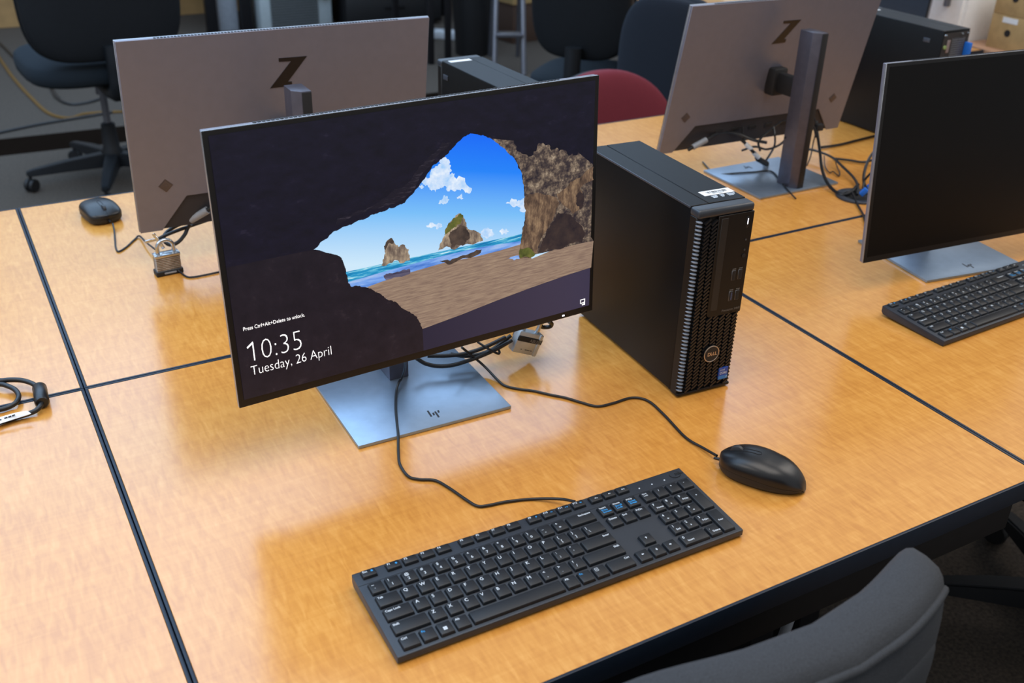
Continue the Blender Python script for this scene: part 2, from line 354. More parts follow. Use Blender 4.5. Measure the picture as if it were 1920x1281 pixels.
# ------------------------------------------------------------------ lock screen picture (flat print on the lit screen)
def emat(name, cols, scale=(1, 1, 1), ns=10.0, detail=6, rot=0.0, dist=0.0, grad=None, strength=1.0, rough=0.6):
    m = bpy.data.materials.new(name); m.use_nodes = True; nt = m.node_tree; b = nt.nodes['Principled BSDF']; N = nt.nodes.new; K = nt.links.new
    tc = N('ShaderNodeTexCoord')
    if grad:      # linear gradient a*x+b*z+c in the picture's own plane
        sp = N('ShaderNodeSeparateXYZ'); K(tc.outputs['Object'], sp.inputs[0])
        a = N('ShaderNodeMath'); a.operation = 'MULTIPLY_ADD'; K(sp.outputs['X'], a.inputs[0]); a.inputs[1].default_value = grad[0]; a.inputs[2].default_value = grad[2]
        c = N('ShaderNodeMath'); c.operation = 'MULTIPLY_ADD'; K(sp.outputs['Z'], c.inputs[0]); c.inputs[1].default_value = grad[1]; K(a.outputs[0], c.inputs[2]); f = c.outputs[0]
    else:
        mp = N('ShaderNodeMapping'); mp.inputs['Scale'].default_value = scale; mp.inputs['Rotation'].default_value = (0, rot, 0)
        K(tc.outputs['Object'], mp.inputs[0]); n = N('ShaderNodeTexNoise'); n.inputs['Scale'].default_value = ns; n.inputs['Detail'].default_value = detail
        n.inputs['Roughness'].default_value = rough; n.inputs['Distortion'].default_value = dist; K(mp.outputs[0], n.inputs['Vector']); f = n.outputs['Fac']
    r = N('ShaderNodeValToRGB'); K(f, r.inputs[0]); e = r.color_ramp.elements
    e[0].position, e[0].color = cols[0][0], L4(cols[0][1]); e[1].position, e[1].color = cols[-1][0], L4(cols[-1][1])
    for p, c in cols[1:-1]: q = e.new(p); q.color = L4(c)
    K(r.outputs[0], b.inputs['Emission Color']); b.inputs['Emission Strength'].default_value = strength
    b.inputs['Base Color'].default_value = (0.004, 0.004, 0.005, 1); b.inputs['Roughness'].default_value = 0.4; b.inputs['Specular IOR Level'].default_value = 0.35
    return m
rng = random.Random(4)
def rough(poly, amp, it=3, close=True):
    p = [Vector(q) for q in poly]
    for k in range(it):
        q = []
        for i, a in enumerate(p):
            q.append(a)
            if not close and i == len(p)-1: break
            b = p[(i+1) % len(p)]; d = b-a
            if d.length > 0.0016:
                nrm = Vector((-d.y, d.x)); q.append((a+b)/2+nrm*rng.uniform(-amp, amp))
        p = q
    return [(v.x, v.y) for v in p]
PM = [
 emat('sky', [(0.0, (205, 232, 250)), (0.35, (120, 190, 248)), (0.65, (30, 130, 248)), (1.0, (0, 92, 245))], grad=(1.05, 5.2, -0.96)),
 emat('cloud', [(0.30, (150, 200, 248)), (0.5, (205, 225, 250)), (0.7, (245, 250, 255))], ns=70),
 emat('sea', [(0.35, (8, 105, 165)), (0.5, (30, 150, 200)), (0.58, (120, 200, 225)), (0.68, (225, 245, 250))], scale=(5, 1, 60), ns=6, rot=0.0),
 emat('wet_sand', [(0.35, (70, 120, 205)), (0.5, (120, 165, 235)), (0.65, (170, 195, 235))], scale=(3, 1, 20), ns=6),
 emat('beach', [(0.3, (118, 96, 86)), (0.5, (146, 122, 105)), (0.7, (166, 142, 120))], scale=(5, 1, 60), ns=8, rot=R(0), detail=8),
 emat('beach_shade', [(0.2, (36, 33, 54)), (0.8, (58, 52, 74))], grad=(2.4, 1.0, -0.45)),
 emat('sea_stack', [(0.3, (62, 50, 48)), (0.46, (120, 104, 92)), (0.6, (172, 152, 128)), (0.7, (222, 205, 175))], scale=(2, 1, 1), ns=45),
 emat('stack_moss', [(0.3, (46, 50, 26)), (0.5, (90, 96, 42)), (0.7, (130, 118, 60))], ns=60),
 emat('stack_shade', [(0.3, (42, 36, 36)), (0.7, (92, 76, 66))], ns=60),
 emat('reflection', [(0.3, (52, 48, 70)), (0.7, (110, 105, 130))], scale=(1, 1, 8), ns=30),
 emat('cave_wall', [(0.36, (34, 29, 40)), (0.48, (72, 61, 58)), (0.58, (128, 111, 95)), (0.70, (205, 186, 160))], ns=80, detail=8, rough=0.75),
 emat('cave_pillar', [(0.34, (48, 38, 36)), (0.5, (104, 82, 66)), (0.66, (158, 130, 100)), (0.8, (196, 170, 135))], scale=(2.2, 1, 0.9), ns=42, detail=8, rough=0.72, rot=R(-14)),
 emat('cave_shade', [(0.3, (30, 25, 34)), (0.7, (66, 52, 48))], ns=50, detail=6),
 emat('cave_roof', [(0.34, (9, 8, 22)), (0.6, (17, 15, 34)), (0.74, (42, 38, 56))], scale=(1.2, 1, 2.6), ns=26, detail=9, rough=0.72, rot=R(30)),
 emat('cave_rock', [(0.3, (18, 14, 24)), (0.6, (29, 23, 33)), (0.75, (56, 46, 52))], ns=40, detail=9, rough=0.7),
 emat('cave_roof_light', [(0.52, (22, 19, 33)), (0.66, (60, 54, 66)), (0.74, (120, 110, 118))], scale=(1, 1, 7), ns=40, detail=8, rough=0.7, rot=R(42)),
]
OPEN = [(0.1128,0.1819),(0.1250,0.1902),(0.1383,0.1977),(0.1538,0.2026),(0.1729,0.2068),(0.1898,0.2104),(0.2067,0.2118),(0.2240,0.2144),(0.2364,0.2172),(0.2443,0.2245),(0.2547,0.2330),(0.2626,0.2408),(0.2705,0.2497),(0.2772,0.2577),(0.2888,0.2638),(0.2991,0.2690),(0.3070,0.2757),(0.3175,0.2832),(0.3280,0.2891),(0.3384,0.2896),(0.3514,0.2851),(0.3631,0.2788),(0.3724,0.2717),(0.3830,0.2631),(0.3939,0.2521),(0.4007,0.2427),(0.4076,0.2296),(0.4103,0.2171),(0.4126,0.1996),(0.4145,0.1845),(0.4154,0.1693),(0.4125,0.1548),(0.4087,0.1429),(0.4072,0.1304),(0.4037,0.1157),(0.4057,0.1088)]
RIGHT = [(0.4057,0.1088),(0.4217,0.1054),(0.4305,0.1087),(0.4543,0.1082),(0.4846,0.1088),(0.5093,0.1091),(0.5297,0.1081)]
SHADE = [(0.5269,0.0685),(0.4855,0.0662),(0.4247,0.0610),(0.3662,0.0547),(0.3097,0.0474),(0.2525,0.0417)]
LROCK = [(0.2525,0.0417),(0.2503,0.0506),(0.2456,0.0607),(0.2357,0.0708),(0.2209,0.0832),(0.2162,0.0894),(0.2039,0.0960),(0.1958,0.1053),(0.1829,0.1156),(0.1687,0.1225),(0.1568,0.1241),(0.1536,0.1296),(0.1528,0.1404),(0.1520,0.1476),(0.1490,0.1600),(0.1449,0.1667),(0.1382,0.1704),(0.1282,0.1748),(0.1205,0.1793),(0.1128,0.1819)]
SX0, SX1, SZ0, SZ1 = 0.0069, MW-0.0069, 0.0101, MH-0.0059
pic = B()
roof = rough(OPEN, 0.12, 3, False)
flat(pic, roof+[(SX1, RIGHT[-1][1]), (SX1, SHADE[0][1])]+SHADE+[LROCK[0]]+LROCK[1:-1], -0.00045, 0)         # whole opening, sky behind all
for poly, a in (([(0.2626,0.2419),(0.2757,0.2534),(0.2888,0.2638),(0.3013,0.2607),(0.3036,0.2534),(0.3007,0.2424),(0.3107,0.2350),(0.3325,0.2195),(0.3311,0.2139),(0.3154,0.2190),(0.3050,0.2208),(0.2950,0.2283),(0.2846,0.2266),(0.2744,0.2261),(0.2697,0.2338)], .4), ([(0.2853,0.2114),(0.2919,0.2172),(0.2994,0.2100),(0.2940,0.2051),(0.2863,0.2065)], .35), ([(0.3099,0.2117),(0.3179,0.2157),(0.3198,0.2087),(0.3124,0.2093)], .35),
    ([(0.3836,0.1901),(0.4018,0.1892),(0.4117,0.1924),(0.4136,0.1722),(0.4032,0.1816)], .35), ([(0.2647,0.1822),(0.2878,0.1799),(0.2877,0.1761),(0.2798,0.1740),(0.2697,0.1788)], .3), ([(0.3444,0.1581),(0.3623,0.1583),(0.3664,0.1513),(0.3484,0.1504)], .3), ([(0.2568,0.2349),(0.2624,0.2374),(0.2647,0.2328),(0.2596,0.2321)], .3), ([(0.3734,0.1524),(0.3846,0.1547),(0.3888,0.1506),(0.3761,0.1481)], .3)):
    flat(pic, rough(poly, a, 3), -0.0005, 1)
SEA = [(0.1501,0.1445),(0.2096,0.1443),(0.2863,0.1436),(0.3400,0.1431),(0.4101,0.1426),(0.4101,0.1324),(0.3398,0.1372),(0.2860,0.1367),(0.2342,0.1349),(0.1940,0.1331),(0.1525,0.1305)]
flat(pic, SEA, -0.00055, 2)
flat(pic, [(0.1513,0.1310),(0.1940,0.1334),(0.2342,0.1352),(0.2860,0.1370),(0.3398,0.1374),(0.4101,0.1329),(0.4101,0.1285),(0.3758,0.1262),(0.3395,0.1254),(0.2856,0.1270),(0.2336,0.1243),(0.2006,0.1213),(0.1782,0.1184),(0.1544,0.1244)], -0.00055, 3)
flat(pic, [(0.1782,0.1184),(0.2006,0.1213),(0.2336,0.1243),(0.2856,0.1270),(0.3395,0.1254),(0.3758,0.1262),(0.4101,0.1285),(0.4247,0.1035),(0.4543,0.1082),(0.4846,0.1088),(0.5093,0.1091),(0.5297,0.1081),(0.5269,0.0685),(0.4855,0.0662),(0.4247,0.0610),(0.3662,0.0547),(0.3097,0.0474),(0.2525,0.0417),(0.2303,0.0683),(0.2063,0.0942)], -0.00055, 4)
flat(pic, rough([(0.3856,0.1118),(0.3956,0.1135),(0.4037,0.1126),(0.4048,0.1077),(0.3956,0.1076)], .15, 2), -0.0006, 3)
flat(pic, rough([(0.1970,0.1413),(0.2040,0.1529),(0.2058,0.1620),(0.2049,0.1669),(0.2090,0.1732),(0.2154,0.1761),(0.2188,0.1712),(0.2209,0.1660),(0.2257,0.1622),(0.2333,0.1630),(0.2384,0.1565),(0.2402,0.1428),(0.2345,0.1416),(0.2019,0.1410)], .25, 3), -0.0006, 6)
flat(pic, rough([(0.2798,0.1442),(0.2869,0.1574),(0.2912,0.1662),(0.2928,0.1731),(0.2969,0.1795),(0.3063,0.1850),(0.3144,0.1894),(0.3195,0.1825),(0.3232,0.1721),(0.3270,0.1652),(0.3404,0.1589),(0.3456,0.1504),(0.3474,0.1451),(0.3373,0.1442),(0.2995,0.1438)], .2, 3), -0.0006, 6)
flat(pic, rough([(0.2903,0.1640),(0.2928,0.1731),(0.2969,0.1795),(0.3063,0.1850),(0.3144,0.1890),(0.3182,0.1827),(0.3153,0.1760),(0.3085,0.1725),(0.3005,0.1704),(0.2951,0.1666)], .25, 3), -0.00065, 7)
flat(pic, rough([(0.2995,0.1438),(0.2986,0.1550),(0.2963,0.1628),(0.3031,0.1687),(0.3139,0.1739),(0.3218,0.1699),(0.3256,0.1618),(0.3266,0.1518),(0.3211,0.1480),(0.3169,0.1444)], .25, 3), -0.00065, 8)
flat(pic, rough([(0.2053,0.1610),(0.2047,0.1670),(0.2090,0.1727),(0.2154,0.1759),(0.2188,0.1712),(0.2181,0.1678),(0.2125,0.1701),(0.2091,0.1661)], .2, 2), -0.00065, 8)
flat(pic, rough([(0.2016,0.1285),(0.2187,0.1293),(0.2390,0.1297),(0.2386,0.1230),(0.2233,0.1222),(0.2044,0.1219)], .12, 3), -0.0006, 9)
flat(pic, rough([(0.2818,0.1310),(0.3125,0.1311),(0.3458,0.1334),(0.3438,0.1291),(0.3123,0.1262),(0.2935,0.1235)], .12, 3), -0.0006, 8)
# right cave wall and its pillar
flat(pic, rough([(0.3384,0.2896),(0.3514,0.2851),(0.3631,0.2788),(0.3724,0.2717),(0.3830,0.2631),(0.3939,0.2521),(0.4007,0.2427),(0.4076,0.2296),(0.4103,0.2171),(0.4126,0.1996),(0.4145,0.1845),(0.4154,0.1693),(0.4125,0.1548),(0.4087,0.1429),(0.4072,0.1304),(0.4037,0.1157),(0.4057,0.1088)], .1, 3, False)+RIGHT[1:]+[(SX1, RIGHT[-1][1]), (SX1, 0.300)]+[(0.3969,0.2924),(0.3438,0.2997)], -0.0007, 10)
flat(pic, rough([(0.4137,0.1945),(0.4331,0.1960),(0.4593,0.1864),(0.4698,0.1744),(0.4626,0.1605),(0.4539,0.1468),(0.4393,0.1290),(0.4335,0.1107),(0.4217,0.1054),(0.4048,0.1090),(0.4037,0.1170),(0.4072,0.1330),(0.4136,0.1571),(0.4154,0.1743)], .14, 3), -0.00075, 11)
flat(pic, rough([(0.4350,0.1104),(0.4422,0.1285),(0.4569,0.1488),(0.4686,0.1619),(0.4836,0.1566),(0.5023,0.1400),(0.5151,0.1217),(0.5093,0.1096),(0.4664,0.1083)], .14, 3), -0.00078, 12)
flat(pic, rough([(0.4652,0.1879),(0.4769,0.1934),(0.5006,0.2045),(0.5260,0.2166),(0.5266,0.1976),(0.5040,0.1900),(0.5106,0.1696),(0.5018,0.1583),(0.4927,0.1549),(0.4804,0.1674)], .14, 3), -0.00078, 11)
flat(pic, rough([(0.4967,0.1798),(0.5041,0.1862),(0.5113,0.1695),(0.5048,0.1591),(0.4985,0.1667)], .2, 3), -0.0008, 12)
flat(pic, rough([(0.4057,0.1085),(0.4037,0.1157),(0.4057,0.1217),(0.4217,0.1197),(0.4305,0.1087),(0.4217,0.1054)], .14, 3), -0.0008, 7)
# shaded beach, dark roof and left rock: everything outside the opening
flat(pic, [(SX1, SHADE[0][1])]+SHADE+[(SHADE[-1][0], SZ0), (SX1, SZ0)], -0.00085, 5)
top = [(0.3967,0.2716),(0.4328,0.2568),(0.4672,0.2468),(0.4996,0.2406)]
flat(pic, [(SX0, roof[0][1])]+[q for q in roof if q[0] < 1e9][:roof.index(roof[-1])//1][:[i for i, q in enumerate(roof) if q[1] == max(r[1] for r in roof)][0]+1]+rough([(0.3514,0.2851),(0.3631,0.2792)], .1, 3, False)+rough(top, .4, 4, False)+[(SX1, [(0.5268,0.2198)][0][1]), (SX1, SZ1), (SX0, SZ1)], -0.00085, 13)
lr = rough(LROCK, 0.14, 3, False)
flat(pic, [(SX0, lr[-1][1])]+lr[::-1]+[(lr[0][0], SZ0), (SX0, SZ0)], -0.00085, 14)
flat(pic, rough([(0.1437,0.2068),(0.1734,0.2135),(0.2071,0.2175),(0.2367,0.2224),(0.2550,0.2386),(0.2774,0.2622),(0.3047,0.2828),(0.2922,0.2846),(0.2662,0.2639),(0.2403,0.2411),(0.2103,0.2282),(0.1739,0.2191),(0.1468,0.2152)], .12, 3), -0.0009, 15)
picture = obj('lock_screen_picture', pic, PM, mscr, smooth=0)
def screen_text(body, p0, p1, size, thin):
    w = (Vector(p1)-Vector(p0)).length; a = math.atan2(p1[1]-p0[1], p1[0]-p0[0])
    me = text_mesh(body, size, thin, 0, 'LEFT', w, mats=M_TEXT); me.transform(T(p0[0], -0.0012, p0[1]) @ XZ)
    return link('screen_lettering', me, mscr)
P = [(0.0168,0.0997),(0.0936,0.0994),(0.0235,0.0587),(0.0880,0.0578),(0.0196,0.0400),(0.1235,0.0394)]
screen_text('Press Ctrl+Alt+Delete to unlock.', P[0], (P[1][0], P[0][1]), 0.0068, 0.0)
screen_text('10:35', (P[2][0]+0.0015, P[2][1]-0.001), (P[3][0]-0.002, P[2][1]-0.001), 0.0385, -0.0010)
fx, fz = P[2][0]+0.0015, P[2][1]-0.001+0.0385*0.68
b = B(); flat(b, [(fx+0.0010, fz), (fx-0.0070, fz-0.0058), (fx-0.0062, fz-0.0078), (fx+0.0010, fz-0.0028)], -0.0012); obj('screen_lettering', b, M_TEXT, mscr, smooth=0)
screen_text('Tuesday, 26 April', P[4], (P[5][0], P[4][1]), 0.0180, -0.0003)
ic = [(0.5085,0.0241),(0.5193,0.0131)]; b = B()
x0, z0 = ic[0][0], ic[1][1]
for lo, hi in (((0, .003), (.0085, .0042)), ((0, .003), (.0012, .0095)), ((0, .0085), (.0085, .0095)), ((.0073, .003), (.0085, .0095)), ((.003, 0), (.0085, .0015)), ((.006, 0), (.0085, .005))):
    flat(b, [(x0+lo[0], z0+lo[1]), (x0+hi[0], z0+lo[1]), (x0+hi[0], z0+hi[1]), (x0+lo[0], z0+hi[1])], -0.0012)
obj('network_symbol', b, M_TEXT, mscr, smooth=0)

# ------------------------------------------------------------------ computer towers
TW, TD, TH = 0.0926, 0.2928, 0.290
def tower(label, loc, yaw, rear=False, front=True, lab=True):
    r = thing('computer_tower', label, 'computer', loc, yaw)
    b = B(); box(b, (0.0008, 0.020, 0.004), (TW-0.0008, TD, TH-0.0012), 0.0022, 2); obj('case', b, M_CASE, r)
    b = B(); box(b, (0.0008, 0.022, TH-0.0022), (0.030, TD-0.001, TH-0.0002), 0.0008, 1); box(b, (0.0306, 0.022, TH-0.0022), (TW-0.001, TD-0.001, TH), 0.0008, 1); obj('top_cover', b, M_CASE, r)
    b = B(); box(b, (0.0002, 0.022, TH-0.0034), (0.0020, TD-0.001, TH-0.0004), 0.0008, 2); obj('cover_lip', b, M_CASEEDGE, r)
    for fx in (0.012, TW-0.012):
        for fy in (0.03, TD-0.03):
            b = B(); cyl(b, (fx, fy, 0), (fx, fy, 0.0045), 0.007, 12); obj('foot', b, M_BLACKMATT, r)
    b = B(); box(b, (0.0, 0.004, 0.003), (TW, 0.0205, TH-0.0105), 0.0015, 1); fb = obj('front_bezel', b, M_TBEZEL, r)
    b = B(); box(b, (0, 0.0, TH-0.0125), (TW, 0.022, TH), 0.0042, 4); obj('top_cap', b, mat('tower_cap_plastic', (48, 52, 58), 0.38), fb)
    b = B(); box(b, (0, 0.0005, 0.0025), (TW, 0.02, 0.0075), 0.0018, 2); obj('bottom_lip', b, M_TBEZEL, fb)
    if front:
        # slanted grille bars
        b = B(); px0, px1 = 0.0335, TW; pz0 = 0.125
        z = 0.0115; row = 0
        while z < TH-0.0155:
            for cidx in range(7):
                cx = 0.0165+cidx*0.0113
                if z > pz0-0.003 and cx > 0.031: continue
                zz = z+(0.0029 if cidx % 2 else 0)
                if zz > TH-0.0155: continue
                box(b, (-0.0057, -0.0026, -0.0013), (0.0057, 0.0022, 0.0013), mtx=T(cx, 0.0022, zz) @ Ry(R(-38)))
            z += 0.0058; row += 1
        g = obj('grille', b, M_GRILLE, fb); g['kind'] = 'stuff'
        b = B(); z = 0.0115
        while z < TH-0.0135:
            t = B(); bmesh.ops.create_uvsphere(t, u_segments=10, v_segments=6, radius=1)
            merge(b, t, T(0.0050, 0.0046, z) @ Ry(R(16)) @ Matrix.Diagonal((0.0056, 0.0048, 0.0021, 1))); z += 0.0058
        g = obj('scalloped_edge', b, M_SCALLOP, fb); g['kind'] = 'stuff'
        b = B(); pp = [(px0+0.004, pz0), (px1-0.001, pz0), (px1-0.0002, pz0+0.002), (px1-0.0002, TH-0.012), (px0, TH-0.012), (px0, pz0+0.004)]
        prism(b, pp, -0.0004, 0.006, 'y', bev=0.0006, seg=1); dp = obj('drive_panel', b, M_TBEZEL, fb)
        b = B(); box(b, (0.0385, -0.0008, pz0+0.010), (0.0500, 0.002, TH-0.016), 0.0004, 1); obj('disc_drive', b, mat('drive_plastic', (22, 20, 20), 0.5), dp)
        b = B(); box(b, (TW-0.0125, -0.0009, TH-0.036), (TW-0.0075, 0.002, TH-0.0185), 0.0015, 2); pb = obj('power_button', b, M_BLACKMATT, dp)
        b = B(); box(b, (TW-0.0106, -0.0013, TH-0.030), (TW-0.0092, 0, TH-0.0215), 0.0004, 1); obj('power_light', b, M_LED, pb)
        for k, zc in enumerate((TH-0.053, TH-0.068, TH-0.077)):
            b = B(); lathe(b, [(0.0030 if k == 2 else 0.0014, 0), (0.0030 if k == 2 else 0.0014, 0.001)], 14, T(TW-0.0090, -0.0003, zc) @ Rx(PI/2)); obj('audio_jack' if k == 2 else 'status_light', b, mat('jack', (62, 60, 60), 0.4) if k < 2 else M_BLACKMATT, dp)
        for ix, xc in enumerate((TW-0.0215, TW-0.0105)):
            for iz, zc in enumerate((TH-0.105, TH-0.137)):
                wid, hgt = (0.0026, 0.0068)
                b = B(); box(b, (xc-wid-0.0009, -0.0010, zc-hgt-0.0009), (xc+wid+0.0009, 0.001, zc+hgt+0.0009), 0.0006, 1); up = obj('usb_port', b, mat('port_metal', (96, 96, 98), 0.35, 0.7), dp)
                b = B(); box(b, (xc-wid, -0.0013, zc-hgt), (xc+wid, 0.001, zc+hgt)); obj('port_cavity', b, M_BLACKMATT, up)
                b = B(); box(b, (xc-wid*0.2, -0.0015, zc-hgt*0.8), (xc+wid*0.6, 0.001, zc+hgt*0.8)); obj('port_tongue', b, mat('blue_tongue', (60, 70, 100), 0.5) if (iz == 1 and ix == 0) else M_BLACKMATT, up)
                b = B()
                for q in range(4): box(b, (xc-0.0030+q*0.0016, -0.0009, zc+0.0090), (xc-0.0020+q*0.0016, 0, zc+0.0104))
                obj('port_marking', b, M_PRINTG, up)
        link('lettering', text_mesh('Precision 3460', 0.0052, 0, 0, 'LEFT', 0.031, T(TW-0.034, -0.0010, pz0+0.0055) @ XZ, M_PRINTG), dp)
        ex, ez = 0.049, 0.066
        b = B(); lathe(b, [(0.0128, 0), (0.0128, 0.0016), (0.0124, 0.002)], 36, T(ex, -0.0015, ez) @ Rx(PI/2)); em = obj('emblem', b, M_BLACKMATT, fb)
        b = B(); t = [(ex+0.0125*math.cos(a*PI/20), -0.0033, ez+0.0125*math.sin(a*PI/20)) for a in range(41)]; tube(b, t, 0.0008, 6, smooth=False); obj('emblem_ring', b, M_BARSIL, em)
        b = B()
        for ch, x, rr in (('D', -0.0074, 0), ('L', 0.0022, 0), ('L', 0.0056, 0)):
            addmesh(b, text_mesh(ch, 0.0078, 0.00012, 0.0001, mats=M_BARSIL), T(ex+x, -0.0037, ez-0.0027) @ XZ)
        addmesh(b, text_mesh('E', 0.0078, 0.00012, 0.0001, 'CENTER', mats=M_BARSIL), T(ex+0.0002, -0.0037, ez+0.0004) @ Ry(R(-38)) @ T(-0.001, 0, -0.0027) @ XZ)
        obj('emblem_lettering', b, M_BARSIL, em)
        sx, sz = 0.0690, 0.0165
        b = B(); box(b, (sx, -0.0012, sz), (sx+0.0165, 0.003, sz+0.0195), 0.0004, 1); st = obj('sticker', b, M_STICKER, fb)
        b = B(); box(b, (sx+0.0003, -0.00135, sz+0.0003), (sx+0.0162, -0.001, sz+0.0062)); obj('sticker_band', b, M_STICKER2, st)
        b = B(); addmesh(b, text_mesh('intel', 0.0048, 0, 0, mats=M_PRINTW), T(sx+0.0016, -0.0015, sz+0.0145) @ XZ); addmesh(b, text_mesh('CORE', 0.0052, 0.0001, 0, 'LEFT', 0.0125, mats=M_PRINTW), T(sx+0.0018, -0.0015, sz+0.0088) @ XZ)
        addmesh(b, text_mesh('i7', 0.0044, 0, 0, mats=M_PRINTW), T(sx+0.0125, -0.0015, sz+0.0018) @ XZ); obj('sticker_lettering', b, M_PRINTW, st)
    if lab:
        x0, y0 = 0.0405, 0.045
        b = B(); box(b, (x0, y0, TH-0.0006), (x0+0.050, y0+0.0165, TH+0.0004)); lb = obj('asset_label', b, M_LABEL, r)
        b = B(); rg = random.Random(3); x = x0+0.009
        while x < x0+0.042:
            wv = rg.choice((0.0005, 0.0009, 0.0013)); box(b, (x, y0+0.0065, TH), (x+wv, y0+0.0125, TH+0.00055)); x += wv+rg.choice((0.0006, 0.001, 0.0016))
        for q in range(9): box(b, (x0+0.016+q*0.0022, y0+0.0035, TH), (x0+0.0172+q*0.0022, y0+0.0050, TH+0.00055))
        obj('barcode', b, M_INK, lb)
        b = B(); rg = random.Random(9)
        for xs, n in ((x0+0.008, 4), (x0+0.022, 3), (x0+0.034, 5)):
            for ln in range(3):
                x = xs
                for q in range(n-(ln == 2)):
                    wv = rg.uniform(0.0012, 0.0026); box(b, (x, y0-0.0040-ln*0.0030, TH-0.0005), (x+wv, y0-0.0022-ln*0.0030, TH+0.0003)); x += wv+0.0006
        obj('printed_marks', b, M_PRINTW, r)
    else:
        b = B(); box(b, (0.034, 0.028, TH-0.0006), (0.082, 0.0415, TH+0.0004)); obj('asset_label', b, M_LABEL, r)
    return r
tower('black tower computer standing on the front table with its round emblem and grille', (0.7489, -0.4114, 0), -0.0541)
c, s = math.cos(0.0278+PI), math.sin(0.0278+PI)
def turned(x, y, yaw):    # near left corner of a tower that faces away -> its own origin
    cc, ss = math.cos(yaw), math.sin(yaw); return (x+cc*TW-ss*TD, y+ss*TW+cc*TD, 0)
lt = tower('black tower computer behind the silver-backed monitor, white label on its far end', turned(0.8038, 0.1956, 0.0278), PI+0.0278, front=False, lab=False)
rt = tower('black tower computer on the back row showing its rear grid and blue plug', turned(2.0147, 0.2664, 0.0022), PI+0.0022, front=False, lab=False)
for tw_, yy in ((lt, 0.028), (rt, TD-0.055)):
    b = B(); box(b, (TW-0.0012, yy, TH-0.034), (TW+0.0008, yy+0.020, TH-0.024), 0.0009, 2); obj('side_latch', b, M_CASEEDGE, tw_)
# rear panel of the tower that shows it (local +y end)
b = B(); box(b, (0.003, TD-0.001, 0.012), (TW-0.003, TD+0.0015, TH-0.006)); rp = obj('rear_panel', b, mat('rear_steel', (62, 58, 56), 0.5, 0.4), rt)
b = B()
for i in range(9): box(b, (0.018+i*0.0052, TD+0.001, 0.15), (0.0190+i*0.0052, TD+0.0026, TH-0.018))
for k in range(23): box(b, (0.018, TD+0.001, 0.15+k*0.0053), (0.0606, TD+0.0026, 0.1511+k*0.0053))
obj('rear_grid', b, M_EDGE, rp)
b = B(); box(b, (0.018, TD+0.0008, 0.15), (0.0606, TD+0.0018, TH-0.018)); obj('grid_backing', b, M_BLACKMATT, rp)
b = B(); box(b, (0.066, TD+0.001, TH-0.052), (0.0765, TD+0.003, TH-0.022), 0.001, 1); obj('connector_plate', b, mat('pinkish_plate', (130, 116, 116), 0.5), rp)
b = B(); lathe(b, [(0.0045, 0), (0.0045, 0.004), (0.002, 0.004)], 14, T(0.083, TD+0.001, TH-0.038) @ Rx(-PI/2)); obj('audio_jack', b, mat('lime_plastic', (130, 150, 90), 0.5), rp)
for zc in (0.20, 0.165, 0.13):
    b = B(); box(b, (0.067, TD+0.001, zc-0.008), (0.086, TD+0.003, zc+0.008), 0.001, 1); obj('connector', b, M_BLACKMATT, rp)
b = B(); box(b, (0.006, TD+0.001, TH-0.072), (0.014, TD+0.020, TH-0.030), 0.002); box(b, (0.007, TD+0.004, TH-0.125), (0.013, TD+0.016, TH-0.070), 0.002)
o = obj('network_plug', b, M_BLUEPL, rt)
for sx_ in (0.010, 0.030, TW-0.006):
    b = B(); lathe(b, [(0.0032, 0), (0.0030, 0.0028), (0.001, 0.0032)], 12, T(sx_, TD+0.0012, TH-0.010) @ Rx(-PI/2)); obj('screw', b, M_CHROME, rp)

# ------------------------------------------------------------------ keyboards
KW, KD, U = 0.442, 0.127, 0.0191
def kz(y): return 0.011+0.008*y/KD
KSL = math.atan2(0.008, KD)
kmesh = {}
def key_mesh(w, d):
    k = (round(w, 4), round(d, 4))
    if k in kmesh: return kmesh[k]
    b = B(); t = B(); h = 0.0036; tp = 0.0013
    bot = [(-w/2, -d/2), (w/2, -d/2), (w/2, d/2), (-w/2, d/2)]; tpq = [(-w/2+tp, -d/2+tp*1.1), (w/2-tp, -d/2+tp*1.1), (w/2-tp, d/2-tp*0.5), (-w/2+tp, d/2-tp*0.5)]
    lo = [t.verts.new((x, y, -0.001)) for x, y in bot]; hi = [t.verts.new((x, y, h)) for x, y in tpq]
    t.faces.new(hi); t.faces.new(lo[::-1])
    for i in range(4): t.faces.new((lo[i], lo[(i+1) % 4], hi[(i+1) % 4], hi[i]))
    bmesh.ops.recalc_face_normals(t, faces=t.faces)
    bmesh.ops.bevel(t, geom=t.edges[:], offset=0.0008, segments=2, profile=0.5, affect='EDGES'); merge(b, t)
    kmesh[k] = mesh('key', b, M_KEY, 50); return kmesh[k]
def tri(x, y, s, dx): return [(x, y-s), (x+dx*s*1.5, y), (x, y+s)]
def legend(bm, spec, w, d):
    """spec: list of (kind, text, x, y, size, colour index); x, y from the key's top left corner"""
    for kind, tx, x, y, sz, ci in spec:
        X, Y = -w/2+x, d/2-y; z = 0.00375
        if kind == 't': addmesh(bm, text_mesh(tx, sz, 0.00008, 0, mats=M_PRINTW), T(X, Y, z), ci)
        elif kind == 'r': addmesh(bm, text_mesh(tx, sz, 0.00008, 0, 'RIGHT', mats=M_PRINTW), T(w/2-x, Y, z), ci)
        elif kind == 'box':
            f = bm.faces.new([bm.verts.new((X+a*tx[0], Y+b_*tx[1], z)) for a, b_ in ((0, 0), (1, 0), (1, 1), (0, 1))]); f.material_index = ci
        elif kind == 'poly':
            f = bm.faces.new([bm.verts.new((X+a, Y+b_, z)) for a, b_ in tx]); f.material_index = ci
